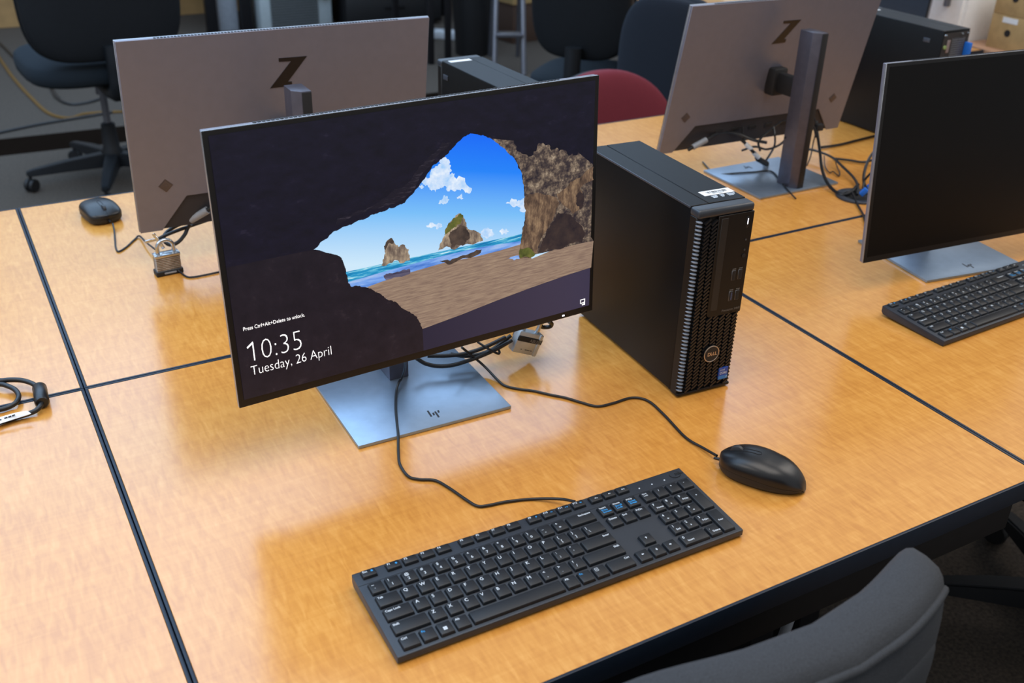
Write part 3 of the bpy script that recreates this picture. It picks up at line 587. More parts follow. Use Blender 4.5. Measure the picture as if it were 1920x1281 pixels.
def arrow(dx, dy, s=0.0016):
    n = Vector((dx, dy)); m = Vector((-dy, dx)); P = [n*s, m*s, m*s*0.35, m*s*0.35-n*s, -m*s*0.35-n*s, -m*s*0.35, -m*s]
    return [(p.x, p.y) for p in P]
def circ(r, n=10): return [(r*math.cos(2*PI*i/n), r*math.sin(2*PI*i/n)) for i in range(n)]
def keyboard(label, loc, yaw):
    r = thing('keyboard', label, 'keyboard', loc, yaw)
    b = B(); pl = [(0.0, 0.0035), (0.0018, 0.001), (0.004, 0.0010), (KD-0.004, 0.0045), (KD, 0.009), (KD, 0.0188), (KD-0.0006, kz(KD)), (0.107, kz(0.107)), (0.0008, kz(0)), (0, 0.0105)]
    prism(b, pl, 0, KW, 'x', bev=0.0007, seg=2); body = obj('body', b, M_KBODY, r)
    b = B(); box(b, (0.0005, 0.1068, 0), (KW-0.0005, 0.1072, 0.0006), mtx=T(0, 0, kz(0.107)-0.0004)); obj('crease', b, M_BLACKMATT, body)
    for x in (0.05, KW-0.05):
        b = B(); box(b, (x-0.02, KD-0.02, 0), (x+0.02, KD-0.012, 0.0065), 0.001); obj('foot', b, M_BLACKMATT, r)
        b = B(); box(b, (x-0.015, 0.010, 0), (x+0.015, 0.015, 0.0022), 0.0005); obj('foot', b, M_BLACKMATT, r)
    Y = {0: 0.0125, 1: 0.0333, 2: 0.0538, 3: 0.0744, 4: 0.0952, 5: 0.1190}
    kw1, kd1 = 0.0172, 0.0172
    def key(x, y, w, d, spec):
        o = link('key', key_mesh(w, d), r, (x, y, kz(y)), (KSL, 0, 0))
        if spec:
            bm = B(); legend(bm, spec, w, d); obj('legend', bm, [M_PRINTW, M_PRINTB], o, smooth=0)
        return o
    def row(y, x0, items):
        x = x0
        for wu, spec in items:
            if spec is not None or wu > 0: key(x+wu*U/2, y, wu*U-(U-kw1), kd1, spec)
            x += abs(wu)*U
    BIG, SM, WD = 0.0060, 0.0038, 0.0040
    def let(c): return [('t', c, 0.0033, 0.0064, BIG, 0)]
    def two(a, c): return [('t', a, 0.0036, 0.0062, 0.0052, 0), ('t', c, 0.0054, 0.0126, 0.0052, 0)]
    def word(s): return [('t', s, 0.0027, 0.0050, WD, 0)]
    def wordr(s): return [('r', s, 0.0030, 0.0050, WD, 0)]
    x0 = 0.0072
    row(Y[4], x0, [(1, two('~', '`'))]+[(1, two(a, c)) for a, c in zip('!@#$%^&*()_+', '1234567890-=')]+[(2, wordr('Backspace'))])
    row(Y[3], x0, [(1.5, word('Tab'))]+[(1, let(c)) for c in 'QWERTYUIOP']+[(1, two('{', '[')), (1, two('}', ']')), (1.5, two('|', '\\'))])
    row(Y[2], x0, [(1.75, word('Caps Lock'))]+[(1, let(c)) for c in 'ASDFGHJKL']+[(1, two(':', ';')), (1, two('"', "'")), (2.25, wordr('Enter'))])
    row(Y[1], x0, [(2.25, word('Shift'))]+[(1, let(c)) for c in 'ZXCVBNM']+[(1, two('<', ',')), (1, two('>', '.')), (1, two('?', '/')), (2.75, wordr('Shift'))])
    win = [('box', (0.0020, 0.0020), 0.0060+0.0022*i, 0.0092+0.0022*j, 0, 0) for i in (0, 1) for j in (0, 1)]
    row(Y[0], x0, [(1.18, word('Ctrl')), (1.0, [('t', 'Fn', 0.0027, 0.0050, WD, 1)]), (1, win), (1, word('Alt'))])
    xs = x0+4.18*U
    xe = 0.2010; key((xs+xe)/2, Y[0], xe-xs-0.0019, kd1, None)
    row(Y[0], xe, [(1, word('Alt')), (1, [('t', 'Fn', 0.0027, 0.0050, WD, 1)]), (1, [('box', (0.0040, 0.0004), 0.003, 0.0030, 0, 0), ('box', (0.0040, 0.0004), 0.003, 0.0074, 0, 0), ('box', (0.0004, 0.0046), 0.003, 0.0074, 0, 0), ('box', (0.0004, 0.0046), 0.0068, 0.0074, 0, 0), ('box', (0.0022, 0.0004), 0.0039, 0.0046, 0, 0), ('box', (0.0022, 0.0004), 0.0039, 0.0060, 0, 0)]), (1.85, wordr('Ctrl'))])
    fw, fd = 0.0180, 0.0118
    ft = lambda s, extra=(): [('t', s, 0.0024, 0.0048, 0.0040, 0)]+list(extra)
    ex, ey = 0.0126, 0.0050
    moon = [('poly', circ(0.0013), ex, ey, 0, 1)]; lock = [('box', (0.0024, 0.0018), ex-0.001, ey+0.0006, 0, 1), ('box', (0.0014, 0.0008), ex-0.0005, ey-0.0012, 0, 1)]
    mag = [('poly', circ(0.0010), ex, ey-0.0004, 0, 1), ('box', (0.0004, 0.0016), ex-0.0012, ey+0.0018, 0, 1)]
    prv = [('poly', tri(0, 0, 0.0009, -1), ex, ey, 0, 1), ('poly', tri(0, 0, 0.0009, -1), ex+0.0014, ey, 0, 1)]
    ply = [('poly', tri(0, 0, 0.0009, 1), ex-0.0012, ey, 0, 1), ('box', (0.0005, 0.0018), ex+0.0008, ey+0.0009, 0, 1), ('box', (0.0005, 0.0018), ex+0.0018, ey+0.0009, 0, 1)]
    nxt = [('poly', tri(0, 0, 0.0009, 1), ex-0.0012, ey, 0, 1), ('poly', tri(0, 0, 0.0009, 1), ex+0.0002, ey, 0, 1)]
    key(0.0171, Y[5], fw, fd, ft('Esc', lock))
    for i in range(4): key(0.0457+i*0.0203, Y[5], fw, fd, ft('F%d' % (i+1), moon if i == 0 else ()))
    for i in range(4): key(0.1350+i*0.0203, Y[5], fw, fd, ft('F%d' % (i+5)))
    for i, e_ in enumerate((mag, prv, ply, nxt)): key(0.2240+i*0.0205, Y[5], fw, fd, ft('F%d' % (i+9), e_))
    for i in range(3):
        sp = [('box', (0.0008, 0.0012), 0.0075, 0.0065, 0, 0), ('poly', [(-0.0012, 0), (0, 0.0013), (0, -0.0013)], 0.0092, 0.0059, 0, 0)]
        sp += [('box', (0.0005, 0.0012+0.001*k), 0.0100+0.0010*k, 0.0066+0.0005*k, 0, 0) for k in range(i)]
        if i == 0: sp += [('t', 'x', 0.0098, 0.0070, 0.003, 0)]
        key(0.3099+i*0.01945, Y[5], fw-0.0006, fd, sp)
    nx = [0.3090, 0.3283, 0.3476]
    bl = lambda a, l1, l2: [('t', a, 0.0026, 0.0048, 0.0038, 0), ('t', l1, 0.0034, 0.0090, 0.0042, 1), ('t', l2, 0.0034, 0.0126, 0.0042, 1)]
    for x, a, l1, l2 in zip(nx, ('Insert', 'Home', 'PgUp'), ('Print', 'Scroll', 'Pause'), ('Screen', 'Lock', 'Break')): key(x, Y[4], kw1, kd1, bl(a, l1, l2))
    for x, a in zip(nx, ('Delete', 'End', 'PgDn')): key(x, Y[3], kw1, kd1, word(a))
    key(nx[1]-0.002, Y[1], kw1, kd1, [('poly', arrow(0, 1), 0.008, 0.0065, 0, 0)])
    for x, dx, dy in ((nx[0]-0.002, -1, 0), (nx[1]-0.002, 0, -1), (nx[2]-0.002, 1, 0)): key(x, Y[0], kw1, kd1, [('poly', arrow(dx, dy), 0.008, 0.0070, 0, 0)])
    px = [0.3712, 0.3903, 0.4094, 0.4282]
    sub = lambda a, t_: [('t', a, 0.0035, 0.0062, 0.0052, 0), ('t', t_, 0.0056, 0.0120, 0.0038, 0)]
    suba = lambda a, dx, dy: [('t', a, 0.0035, 0.0062, 0.0052, 0), ('poly', arrow(dx, dy, 0.0013), 0.0078, 0.0110, 0, 0)]
    key(px[0], Y[4], kw1, kd1, [('t', 'Num', 0.0027, 0.0045, 0.0030, 0), ('t', 'Lock', 0.0030, 0.0078, 0.0030, 0)])
    for x, c_ in zip(px[1:], '/*-'): key(x, Y[4], kw1, kd1, [('t', c_, 0.0062, 0.0068, 0.0046, 0)])
    for (x, y, sp) in ((0, 3, sub('7', 'Home')), (1, 3, suba('8', 0, 1)), (2, 3, sub('9', 'PgUp')), (0, 2, suba('4', -1, 0)), (1, 2, [('t', '5', 0.0035, 0.0062, 0.0052, 0)]), (2, 2, suba('6', 1, 0)), (0, 1, sub('1', 'End')), (1, 1, suba('2', 0, -1)), (2, 1, sub('3', 'PgDn')), (2, 0, sub('.', 'Delete'))):
        key(px[x]-0.0006*(4-y), Y[y], kw1, kd1, sp)
    key((px[0]+px[1])/2-0.002, Y[0], kw1+U, kd1, [('t', '0', 0.0035, 0.0062, 0.0052, 0), ('t', 'Insert', 0.0068, 0.0122, 0.0038, 0)])
    key(px[3]-0.0010, (Y[3]+Y[2])/2, kw1, kd1+0.0205, [('t', '+', 0.0065, 0.0125, 0.0042, 0)])
    key(px[3]-0.0025, (Y[1]+Y[0])/2, kw1, kd1+0.0205, [('t', 'Enter', 0.0052, 0.0195, 0.0032, 0)])
    for x in (0.3717, 0.3908, 0.4098):
        b = B(); lathe(b, [(0.0011, 0), (0.0010, 0.0006)], 10, T(x, 0.1146, kz(0.1146)-0.0001)); obj('status_light', b, M_PRINTW, r)
    b = B(); lx, ly = 0.4290, 0.1185; lz = kz(ly)+0.0003
    tube(b, [(lx+0.0078*math.cos(a*PI/16), ly+0.0062*math.sin(a*PI/16), lz) for a in range(33)], 0.00035, 5, smooth=False)
    addmesh(b, text_mesh('DELL', 0.0052, 0.0001, 0.0002, 'CENTER', 0.0115, mats=M_BLACKMATT), T(lx, ly-0.0018, lz)); obj('logo', b, M_BLACKMATT, body)
    return r
kb = keyboard('black keyboard lying in front of the lit lock screen monitor', (0.1855, -0.6938, 0), -0.0088)
k2 = dup(kb); tag(k2, 'black keyboard lying in front of the blank black screen', 'keyboard')
k2.location = (1.2311, -0.4785, TT); k2.rotation_euler = (0, 0, 0.0491)

# ------------------------------------------------------------------ mice
def mouse(label, loc, yaw, L=0.1145, Wd=0.0615, H=0.037, square=0.55, hump=0.62):
    """nose towards -y"""
    r = thing('computer_mouse', label, 'mouse', loc, yaw)
    def section(t, zf=1.0, inset=0.0, lift=0.0):
        y = -L/2+L*t; wv = Wd/2*(1-abs(2*t-1)**(2.3 if t > 0.5 else 2/square))**0.5
        wv *= 0.93+0.07*math.sin(PI*min(1, t*1.15)); wv = max(wv-inset, 0.0005)
        hh = H*(math.sin(PI*(0.13+0.80*t**0.92))**0.62 if t < hump else math.cos((t-hump)/(1-hump)*PI/2)**0.50*math.sin(PI*(0.13+0.80*hump**0.92))**0.62)
        return y, wv, max(hh, 0.004)
    nt_, ns = 26, 22
    def side_line(t): return 0.0125+0.0055*math.sin(PI*t)*(1-t*0.4)-0.004*t
    b = B(); rings = []
    for i in range(nt_+1):
        t = 0.0015+0.997*(0.5-0.5*math.cos(PI*i/nt_)); y, wv, hh = section(t); zl = min(side_line(t), hh*0.8); ring = []
        for k in range(ns+1):
            a = PI*k/ns; x = wv*spow(math.cos(a), 0.72); z = zl+(hh-zl)*abs(math.sin(a))**0.72
            ring.append(b.verts.new((x, y, z)))
        rings.append(ring)
    for p, q in zip(rings, rings[1:]):
        for k in range(ns): b.faces.new((p[k], p[k+1], q[k+1], q[k]))
        b.faces.new((p[0], q[0], q[ns], p[ns]))
    b.faces.new(rings[0]); b.faces.new(rings[-1][::-1]); sh = obj('shell', b, M_BLACKGLOSS, r, smooth=60)
    b = B(); rings = []
    for i in range(nt_+1):
        t = 0.0015+0.997*(0.5-0.5*math.cos(PI*i/nt_)); y, wv, hh = section(t); zl = min(side_line(t), hh*0.8)-0.0006
        prof = [(0.84, 0.0008), (0.93, 0.004), (0.985, zl*0.6), (0.985, zl), (0.9, zl+0.0004)]
        rings.append([b.verts.new((wv*f, y*(1-(1-f)*0.55), z)) for f, z in prof]+[b.verts.new((-wv*f, y*(1-(1-f)*0.55), z)) for f, z in prof[::-1]])
    n = len(rings[0])
    for p, q in zip(rings, rings[1:]):
        for k in range(n): b.faces.new((p[k], p[(k+1) % n], q[(k+1) % n], q[k]))
    b.faces.new(rings[0]); b.faces.new(rings[-1][::-1]); obj('skirt', b, mat('mouse_skirt_plastic', (24, 23, 24), 0.55), r, smooth=60)
    def ztop(t): return section(t)[2]
    b = B(); tz = 0.185; lathe(b, [(0.0075, -0.0032), (0.0088, -0.0022), (0.0088, 0.0022), (0.0075, 0.0032)], 24, T(0, -L/2+L*tz, ztop(tz)-0.0036) @ Ry(PI/2)); wh = obj('wheel', b, mat('wheel_rubber', (44, 46, 50), 0.45), r)
    b = B(); ps = [(0, -L/2+L*t, ztop(t)+0.0001) for t in (0.245, 0.29, 0.34, 0.39, 0.44)]
    tube(b, [(0.0032, y, z) for _, y, z in ps]+[(0, ps[-1][1]+0.002, ps[-1][2])]+[(-0.0032, y, z) for _, y, z in ps[::-1]], 0.00045, 6, n=3); obj('button_seam', b, M_BLACKMATT, sh)
    b = B(); tube(b, [(0, -L/2+L*t, ztop(t)+0.0001) for t in (0.02, 0.05, 0.08, 0.11)], 0.00045, 6, n=3); obj('button_seam', b, M_BLACKMATT, sh)
    b = B(); cyl(b, (0, -L/2+0.004, 0.009), (0, -L/2-0.008, 0.008), 0.0026, 10, 0.0018); obj('strain_relief', b, M_CABLE, r)
    return r
mouse('black mouse lying on the front table beyond the keyboard', (0.727, -0.618, 0), math.atan2(-0.053, -0.0846)+PI/2+PI if False else math.atan2(0.105, -0.062)+PI/2)
mouse('small black mouse near the far edge of the table beside the silver-backed monitor', (0.138, 0.670, 0), R(10), L=0.110, Wd=0.068, H=0.034, square=0.24, hump=0.6)
mouse('black mouse at the top edge of the picture on the far table', (2.70, 2.10, 0), R(-90), L=0.11, Wd=0.062, H=0.036)

# ------------------------------------------------------------------ cords and cables
def cable(name, label, cat, pts, r, m=None, group=None, n=8, seg=10):
    b = B(); tube(b, pts, r, seg, n); return solo(name, b, m or M_CABLE, label, cat, group)
cable('thin_cord', 'thin black cord curving over the monitor base to the front keyboard', 'cord',
  [(0.4007,-0.2314,0.0600),(0.4087,-0.2101,0.0350),(0.4078,-0.1996,0.0140),(0.3988,-0.2087,0.0125),(0.3887,-0.2235,0.0075),(0.3714,-0.2616,0.0075),(0.3571,-0.2988,0.0075),(0.3473,-0.3252,0.0075)] + [(0.3339,-0.3564,0.0022),(0.3252,-0.3815,0.0022),(0.3243,-0.4085,0.0022),(0.3335,-0.4209,0.0022),(0.3505,-0.4321,0.0022),(0.3591,-0.4529,0.0022),(0.3680,-0.4869,0.0022),(0.3743,-0.5033,0.0022),(0.3864,-0.5083,0.0022),(0.4103,-0.5123,0.0022),(0.4422,-0.5227,0.0022),(0.4674,-0.5443,0.0080),(0.4768,-0.5632,0.0135)], 0.0019)
cable('mouse_cord', 'thin black cord winding across the wood to the mouse by the keyboard', 'cord',
  [(0.4986,-0.2144,0.0500),(0.5150,-0.2095,0.0320),(0.5335,-0.2180,0.0120),(0.5393,-0.2534,0.0030),(0.5424,-0.2702,0.0022),(0.5558,-0.2868,0.0022),(0.5719,-0.3005,0.0022)] + [(0.5875,-0.3198,0.0022),(0.6036,-0.3378,0.0022),(0.6173,-0.3593,0.0022),(0.6323,-0.3782,0.0022),(0.6576,-0.3814,0.0022),(0.6901,-0.3815,0.0022),(0.7057,-0.3993,0.0022),(0.7041,-0.4398,0.0022),(0.6961,-0.4990,0.0022),(0.6996,-0.5324,0.0040),(0.6992,-0.5610,0.0090)], 0.0019)
for pts, lab in (([(0.4579,-0.1822,0.0300),(0.4814,-0.1939,0.0300),(0.5056,-0.2007,0.0300),(0.5281,-0.2078,0.0350),(0.5484,-0.2123,0.0420),(0.5717,-0.2149,0.0500)], 'thick black cable under the lit monitor, uppermost of three'),
   ([(0.4943,-0.1851,0.0250),(0.5124,-0.1943,0.0220),(0.5323,-0.2000,0.0220),(0.5522,-0.2058,0.0280),(0.5700,-0.2055,0.0360),(0.5857,-0.2060,0.0450)], 'thick black cable under the lit monitor, the middle of three'),
   ([(0.4367,-0.1901,0.0350),(0.4490,-0.1940,0.0250),(0.4658,-0.2013,0.0200),(0.4863,-0.2082,0.0200),(0.5097,-0.2099,0.0220),(0.5352,-0.2112,0.0260),(0.5598,-0.2145,0.0340),(0.5826,-0.2149,0.0420)], 'thick black cable under the lit monitor, lowest loop of three, over the base plate')):
    cable('security_cable', lab, 'cable', pts, 0.0031, group='thick cables under the lit monitor')
cable('twist_tie', 'short black wire tie hanging over the thick cables under the lit monitor', 'wire tie', [(0.5312,-0.2016,0.0450),(0.5416,-0.2152,0.0380),(0.5557,-0.2190,0.0280),(0.5598,-0.2186,0.0280),(0.5596,-0.2157,0.0320)], 0.0018)
cable('small_mouse_cord', 'thin black cord running from the small mouse past the steel padlock', 'cord', [(0.1511,0.5988,0.0080),(0.1482,0.5721,0.0040),(0.1415,0.5298,0.0020),(0.1357,0.4906,0.0020),(0.1374,0.4720,0.0020),(0.1548,0.4883,0.0020),(0.1750,0.5172,0.0020),(0.1855,0.5249,0.0040),(0.1884,0.4708,0.0100),(0.1973,0.3981,0.0160),(0.2080,0.3445,0.0120),(0.2149,0.3290,0.0040),(0.2214,0.3089,0.0020),(0.2314,0.3022,0.0020),(0.2570,0.3021,0.0020),(0.2861,0.3042,0.0020),(0.3146,0.3030,0.0020)], 0.0017)
RC = [
 ([(1.6968,0.3143,0.1000),(1.6903,0.2992,0.0750),(1.6542,0.2473,0.0500),(1.6208,0.2021,0.0300),(1.6041,0.1650,0.0120),(1.5911,0.1273,0.0060),(1.5914,0.1013,0.0060),(1.6225,0.1065,0.0080),(1.6705,0.1342,0.0060)], 0.0036, 'thick black cable hanging from the stand down to the desk port'),
 ([(1.7168,0.3451,0.0200),(1.7254,0.3202,0.0200),(1.7297,0.2786,0.0180),(1.7099,0.2214,0.0140),(1.6886,0.1681,0.0100),(1.6592,0.1245,0.0080),(1.6243,0.0917,0.0040)], 0.0030, 'black cable running diagonally from behind the stand to the desk port'),
 ([(1.7903,0.3794,0.0040),(1.8532,0.3747,0.0040),(1.9217,0.3826,0.0040),(1.9968,0.3909,0.0040)], 0.0032, 'black cable lying straight across the wood towards the rear tower'),
 ([(1.7543,0.2965,0.0060),(1.7802,0.2692,0.0060),(1.8032,0.2434,0.0060),(1.8175,0.2213,0.0200)], 0.0030, 'black cable lying across the wood behind the desk port'),
 ([(1.8188,0.2225,0.0500),(1.8016,0.2165,0.0450),(1.7635,0.1970,0.0350),(1.7175,0.1637,0.0250),(1.6873,0.1351,0.0120),(1.6682,0.1030,0.0020)], 0.0034, 'black cable arching down from the blank monitor to the desk port'),
 ([(1.7120,0.1145,0.0500),(1.7102,0.1287,0.0400),(1.6887,0.1241,0.0300),(1.6816,0.1285,0.0150),(1.6692,0.1172,0.0030)], 0.0026, 'thinner black cable arching from the blank monitor into the desk port'),
 ([(1.6166,0.1007,0.0080),(1.5832,0.0524,0.0040),(1.5456,-0.0019,0.0040),(1.5040,-0.0506,0.0040),(1.4726,-0.0865,0.0040)], 0.0022, 'thin black cord leaving the desk port across the table seam'),
 ([(1.7337,0.3068,0.0120),(1.7003,0.2677,0.0040),(1.6759,0.2286,0.0040),(1.6885,0.2294,0.0040),(1.6781,0.2010,0.0040),(1.6994,0.2196,0.0040),(1.7178,0.2449,0.0040),(1.7250,0.2601,0.0120)], 0.0014, 'thin black wire looped on the wood beside the stand'),
 ([(1.4550,0.4176,0.0025),(1.4359,0.3690,0.0025),(1.4274,0.3343,0.0025),(1.4589,0.3119,0.0075),(1.5075,0.2994,0.0075),(1.5491,0.2851,0.0075),(1.5169,0.2161,0.0075),(1.4913,0.1624,0.0075),(1.4853,0.1347,0.0025)], 0.0018, 'thin black cord crossing the base of the silver-backed monitor'),
 ([(1.5103,0.2207,0.1100),(1.5432,0.2312,0.1200),(1.5865,0.2406,0.1250),(1.6180,0.2461,0.1150),(1.6282,0.2423,0.0900)], 0.0024, 'thin black cord hooked round the monitor stand'),
 ([(1.6744,0.3018,0.1150),(1.6783,0.2939,0.0900),(1.6868,0.3037,0.0500),(1.6613,0.2806,0.0300),(1.6469,0.2732,0.0100)], 0.0016, 'thin grey-black wire hanging down behind the monitor stand'),
 ([(1.3776,0.3230,0.0950),(1.4086,0.3342,0.1000),(1.4406,0.3361,0.1000),(1.4700,0.3240,0.0950),(1.4937,0.2995,0.0850),(1.5198,0.2834,0.0800)], 0.0036, 'black cable leaving the pale connector behind the silver-backed monitor'),
 ([(1.4810,0.3262,0.1100),(1.4804,0.3205,0.0900),(1.4829,0.3121,0.0750)], 0.0024, 'short black lead dropping to the white plug behind the monitor'),
 ([(1.5458,0.2968,0.1100),(1.5411,0.2820,0.0900),(1.5611,0.3008,0.0600),(1.5838,0.3383,0.0200),(1.5708,0.3368,0.0060)], 0.0024, 'black lead hanging from the monitor to the table behind the base'),
 ([(1.5669,0.2959,0.1200),(1.5305,0.2953,0.1000),(1.4982,0.2867,0.0850),(1.5112,0.2918,0.0600)], 0.0026, 'black lead looping under the monitor notch'),
 ([(1.5350,0.2391,0.1000),(1.5547,0.2803,0.0700),(1.5545,0.3162,0.0500),(1.5197,0.3198,0.0600),(1.4936,0.3335,0.0500)], 0.0026, 'black lead sagging along the bottom edge of the monitor'),
]
for i, (p, r_, lab) in enumerate(RC): cable('cable', lab, 'cable', p, r_, group='cables round the silver-backed monitor stand', n=6, seg=8)
def stick(name, label, cat, a, b_, r, m, extra=None, mats2=None):
    t = thing(name, label, cat, (0, 0, 0)); bm = B(); cyl(bm, a, b_, r, 14); obj('shell', bm, m, t)
    a, b_ = Vector(a), Vector(b_); d = (b_-a).normalized(); bm = B(); cyl(bm, a-d*0.012, a+d*0.001, r*0.62, 10); obj('tip', bm, M_BLACKMATT, t)
    bm = B(); cyl(bm, b_-d*0.001, b_+d*0.012, r*0.5, 10, r*0.35); obj('strain_relief', bm, M_CABLE, t); return t
q = [(1.3397,0.3222,0.0820),(1.3730,0.3184,0.0960)]; stick('cable_connector', 'grey-white cable connector hanging behind the silver monitor with cable tangle', 'connector', q[0], q[1], 0.0065, M_GREYPL)
q = [(1.4831,0.3122,0.0740),(1.4945,0.3011,0.0620)]; stick('cable_connector', 'short white plug hanging under the monitor with cable tangle', 'connector', q[0], q[1], 0.0050, M_WHITEPL)
q = [(1.4989,0.2984,0.0550),(1.5141,0.2959,0.0420)]; stick('cable_connector', 'short white plug with a black end, resting near the tangled monitor base', 'connector', q[0], q[1], 0.0050, M_WHITEPL)
q = [(1.5193,0.3028,0.0360),(1.5658,0.3218,0.0120)]; stick('cable_connector', 'black plug lying on the base behind the silver-backed monitor', 'connector', q[0], q[1], 0.0065, M_BLACKMATT)
q = [(0.2790,0.3431,0.1050),(0.2511,0.3600,0.0850)]; stick('cable_connector', 'grey cable connector beside the lit screen, above the steel padlock', 'connector', q[0], q[1], 0.0068, M_GREYPL)
# cable clip and desk grommet
q = [(1.6651,0.2744,0.1000)][0]
b = B(); box(b, (-0.010, -0.006, -0.008), (0.010, 0.006, 0.008), 0.002); solo('cable_clip', b, M_BLACKMATT, 'small black clip holding cables beside the monitor stand', 'clip', loc=q)
g = thing('cable_grommet', 'round black cable port set in the table below the tangled cables', 'grommet', (1.622, 0.088, 0))
b = B(); lathe(b, [(0.030, 0.0003), (0.047, 0.0003), (0.047, 0.0035), (0.044, 0.0050), (0.034, 0.0050), (0.030, 0.0035), (0.030, 0.0003)], 36); obj('ring', b, mat('grommet_plastic', (44, 48, 56), 0.4), g)
b = B(); lathe(b, [(0.0302, 0.0003), (0.0302, 0.0012)], 36); obj('hole', b, mat('hole_dark', (8, 8, 9), 0.8), g)
q = [(1.6137,0.0731,0.0120),(1.6215,0.0661,0.0260)]
b = B(); d = Vector(q[1])-Vector(q[0]); box(b, (-0.006, -0.005, 0), (0.006, 0.005, d.length), 0.001, mtx=T(*q[0]) @ d.to_track_quat('Z', 'Y').to_matrix().to_4x4())
solo('network_plug', b, M_BLUEPL, 'blue network plug sticking out of the round desk port', 'plug')
q = [(1.6389,0.0768,0.0240),(1.6399,0.0677,0.0340)]
b = B(); d = Vector(q[1])-Vector(q[0]); box(b, (-0.005, -0.005, 0), (0.005, 0.005, d.length), 0.001, mtx=T(*q[0]) @ d.to_track_quat('Z', 'Y').to_matrix().to_4x4())
solo('network_plug', b, M_BLUEPL, 'second blue network plug half hidden behind the blank monitor', 'plug')
# looped cable with ferrite bead and white flag label
t = thing('looped_cable', 'thick black cable loop with a ferrite bead and white flag label', 'cable')
b = B(); tube(b, [(-0.1359,0.0449,0.0120),(-0.1222,0.0549,0.0120),(-0.1104,0.0548,0.0130),(-0.0997,0.0502,0.0130),(-0.0902,0.0477,0.0130),(-0.0766,0.0415,0.0120),(-0.0662,0.0308,0.0110),(-0.0599,0.0176,0.0110),(-0.0565,0.0082,0.0110)], 0.0036, 12)
obj('cord', b, M_CABLE, t)
b = B(); tube(b, [(-0.0587,-0.0306,0.0100),(-0.0622,-0.0387,0.0090),(-0.0683,-0.0435,0.0070),(-0.0763,-0.0446,0.0055),(-0.0925,-0.0455,0.0042),(-0.1083,-0.0475,0.0040),(-0.1268,-0.0495,0.0050),(-0.1435,-0.0331,0.0060),(-0.1526,0.0082,0.0060),(-0.1362,0.0562,0.0060),(-0.1195,0.0579,0.0080),(-0.1039,0.0470,0.0100),(-0.0952,0.0369,0.0100),(-0.0871,0.0228,0.0090),(-0.0846,0.0053,0.0080),(-0.0898,-0.0095,0.0070),(-0.0996,-0.0141,0.0050),(-0.1112,-0.0161,0.0050),(-0.1266,-0.0124,0.0045)], 0.0036, 12)
obj('cord', b, M_CABLE, t)
q = [(-0.0563,0.0129,0.0105),(-0.0586,-0.0337,0.0105)]; a0, a1 = Vector(q[0]), Vector(q[1]); d = a1-a0
b = B(); lathe(b, [(0.0045, 0), (0.0080, 0.0004), (0.0097, 0.003), (0.0097, d.length-0.003), (0.0080, d.length-0.0004), (0.0045, d.length)], 24, T(*a0) @ d.to_track_quat('Z', 'Y').to_matrix().to_4x4()); obj('ferrite_bead', b, M_BLACKGLOSS, t)
q = [(-0.0794,-0.0493,0.0125),(-0.0754,-0.0571,0.0115),(-0.0795,-0.0566,0.0100),(-0.0959,-0.0561,0.0085),(-0.1211,-0.0611,0.0085),(-0.1194,-0.0485,0.0110),(-0.0943,-0.0478,0.0125)]
b = B(); lo = [b.verts.new(v) for v in q]; b.faces.new(lo); r_ = bmesh.ops.extrude_face_region(b, geom=b.faces[:]); bmesh.ops.translate(b, verts=[v for v in r_['geom'] if isinstance(v, bmesh.types.BMVert)], vec=(0, 0.0003, 0.0004))
fl_ = obj('flag_label', b, M_LABEL, t, smooth=0)
q = [(-0.1075,-0.0535,0.0112),(-0.1056,-0.0532,0.0113),(-0.1025,-0.0532,0.0116),(-0.1006,-0.0533,0.0119),(-0.0978,-0.0533,0.0121),(-0.0958,-0.0530,0.0123),(-0.1133,-0.0542,0.0105)]
b = B()
for v in q: box(b, (v[0]-0.0011, v[1]-0.0006, v[2]-0.0001), (v[0]+0.0011, v[1]+0.0006, v[2]+0.0012))
obj('printed_marks', b, M_INK, fl_)

# ------------------------------------------------------------------ padlocks
def shackle(b, w, h, r, z0): tube(b, [(-w, 0, z0), (-w, 0, z0+h)]+[(-w*math.cos(PI*k/8), 0, z0+h+w*math.sin(PI*k/8)) for k in range(1, 8)]+[(w, 0, z0+h), (w, 0, z0)], r, 12, n=3)
t = thing('padlock', 'laminated steel padlock with a black bumper, standing by the silver monitor corner', 'padlock', (0.198, 0.342, 0), R(4))
b = B()
for k in range(9): box(b, (-0.0215, -0.009, 0.0075+k*0.0031), (0.0215, 0.009, 0.0103+k*0.0031), 0.0007, 1)
obj('body', b, M_LOCKBODY, t)
b = B(); box(b, (-0.0222, -0.0098, 0.0345), (0.0222, 0.0098, 0.0395), 0.0012, 2)
for x in (-0.017, 0.017):
    for y in (-0.006, 0.006): lathe(b, [(0.003, 0), (0.0025, 0.001), (0.001, 0.0014)], 10, T(x, y, 0.0393))
obj('top_plate', b, M_CHROME, t)
b = B(); box(b, (-0.0238, -0.0112, 0.0), (0.0238, 0.0112, 0.0098), 0.0022, 3); bu = obj('bumper', b, M_BLACKMATT, t)
b = B(); box(b, (-0.010, -0.0117, 0.0038), (0.011, -0.0110, 0.0068), 0.0003, 1); obj('maker_plate', b, M_GREYPL, bu)
b = B(); shackle(b, 0.0140, 0.012, 0.0036, 0.037); obj('shackle', b, M_CHROME, t)
t = thing('padlock', 'grey metal padlock with a black band, hanging under the lit monitor', 'padlock', [(0.6065,-0.2166,0.0370)][0], R(-4))
b = B(); box(b, (-0.021, -0.0085, -0.020), (0.021, 0.0085, 0.016), 0.0022, 2); box(b, (0.015, -0.0098, -0.020), (0.0218, 0.0098, 0.016), 0.0012, 1); bd = obj('body', b, M_LOCKGREY, t, rot=(0, R(23), 0))
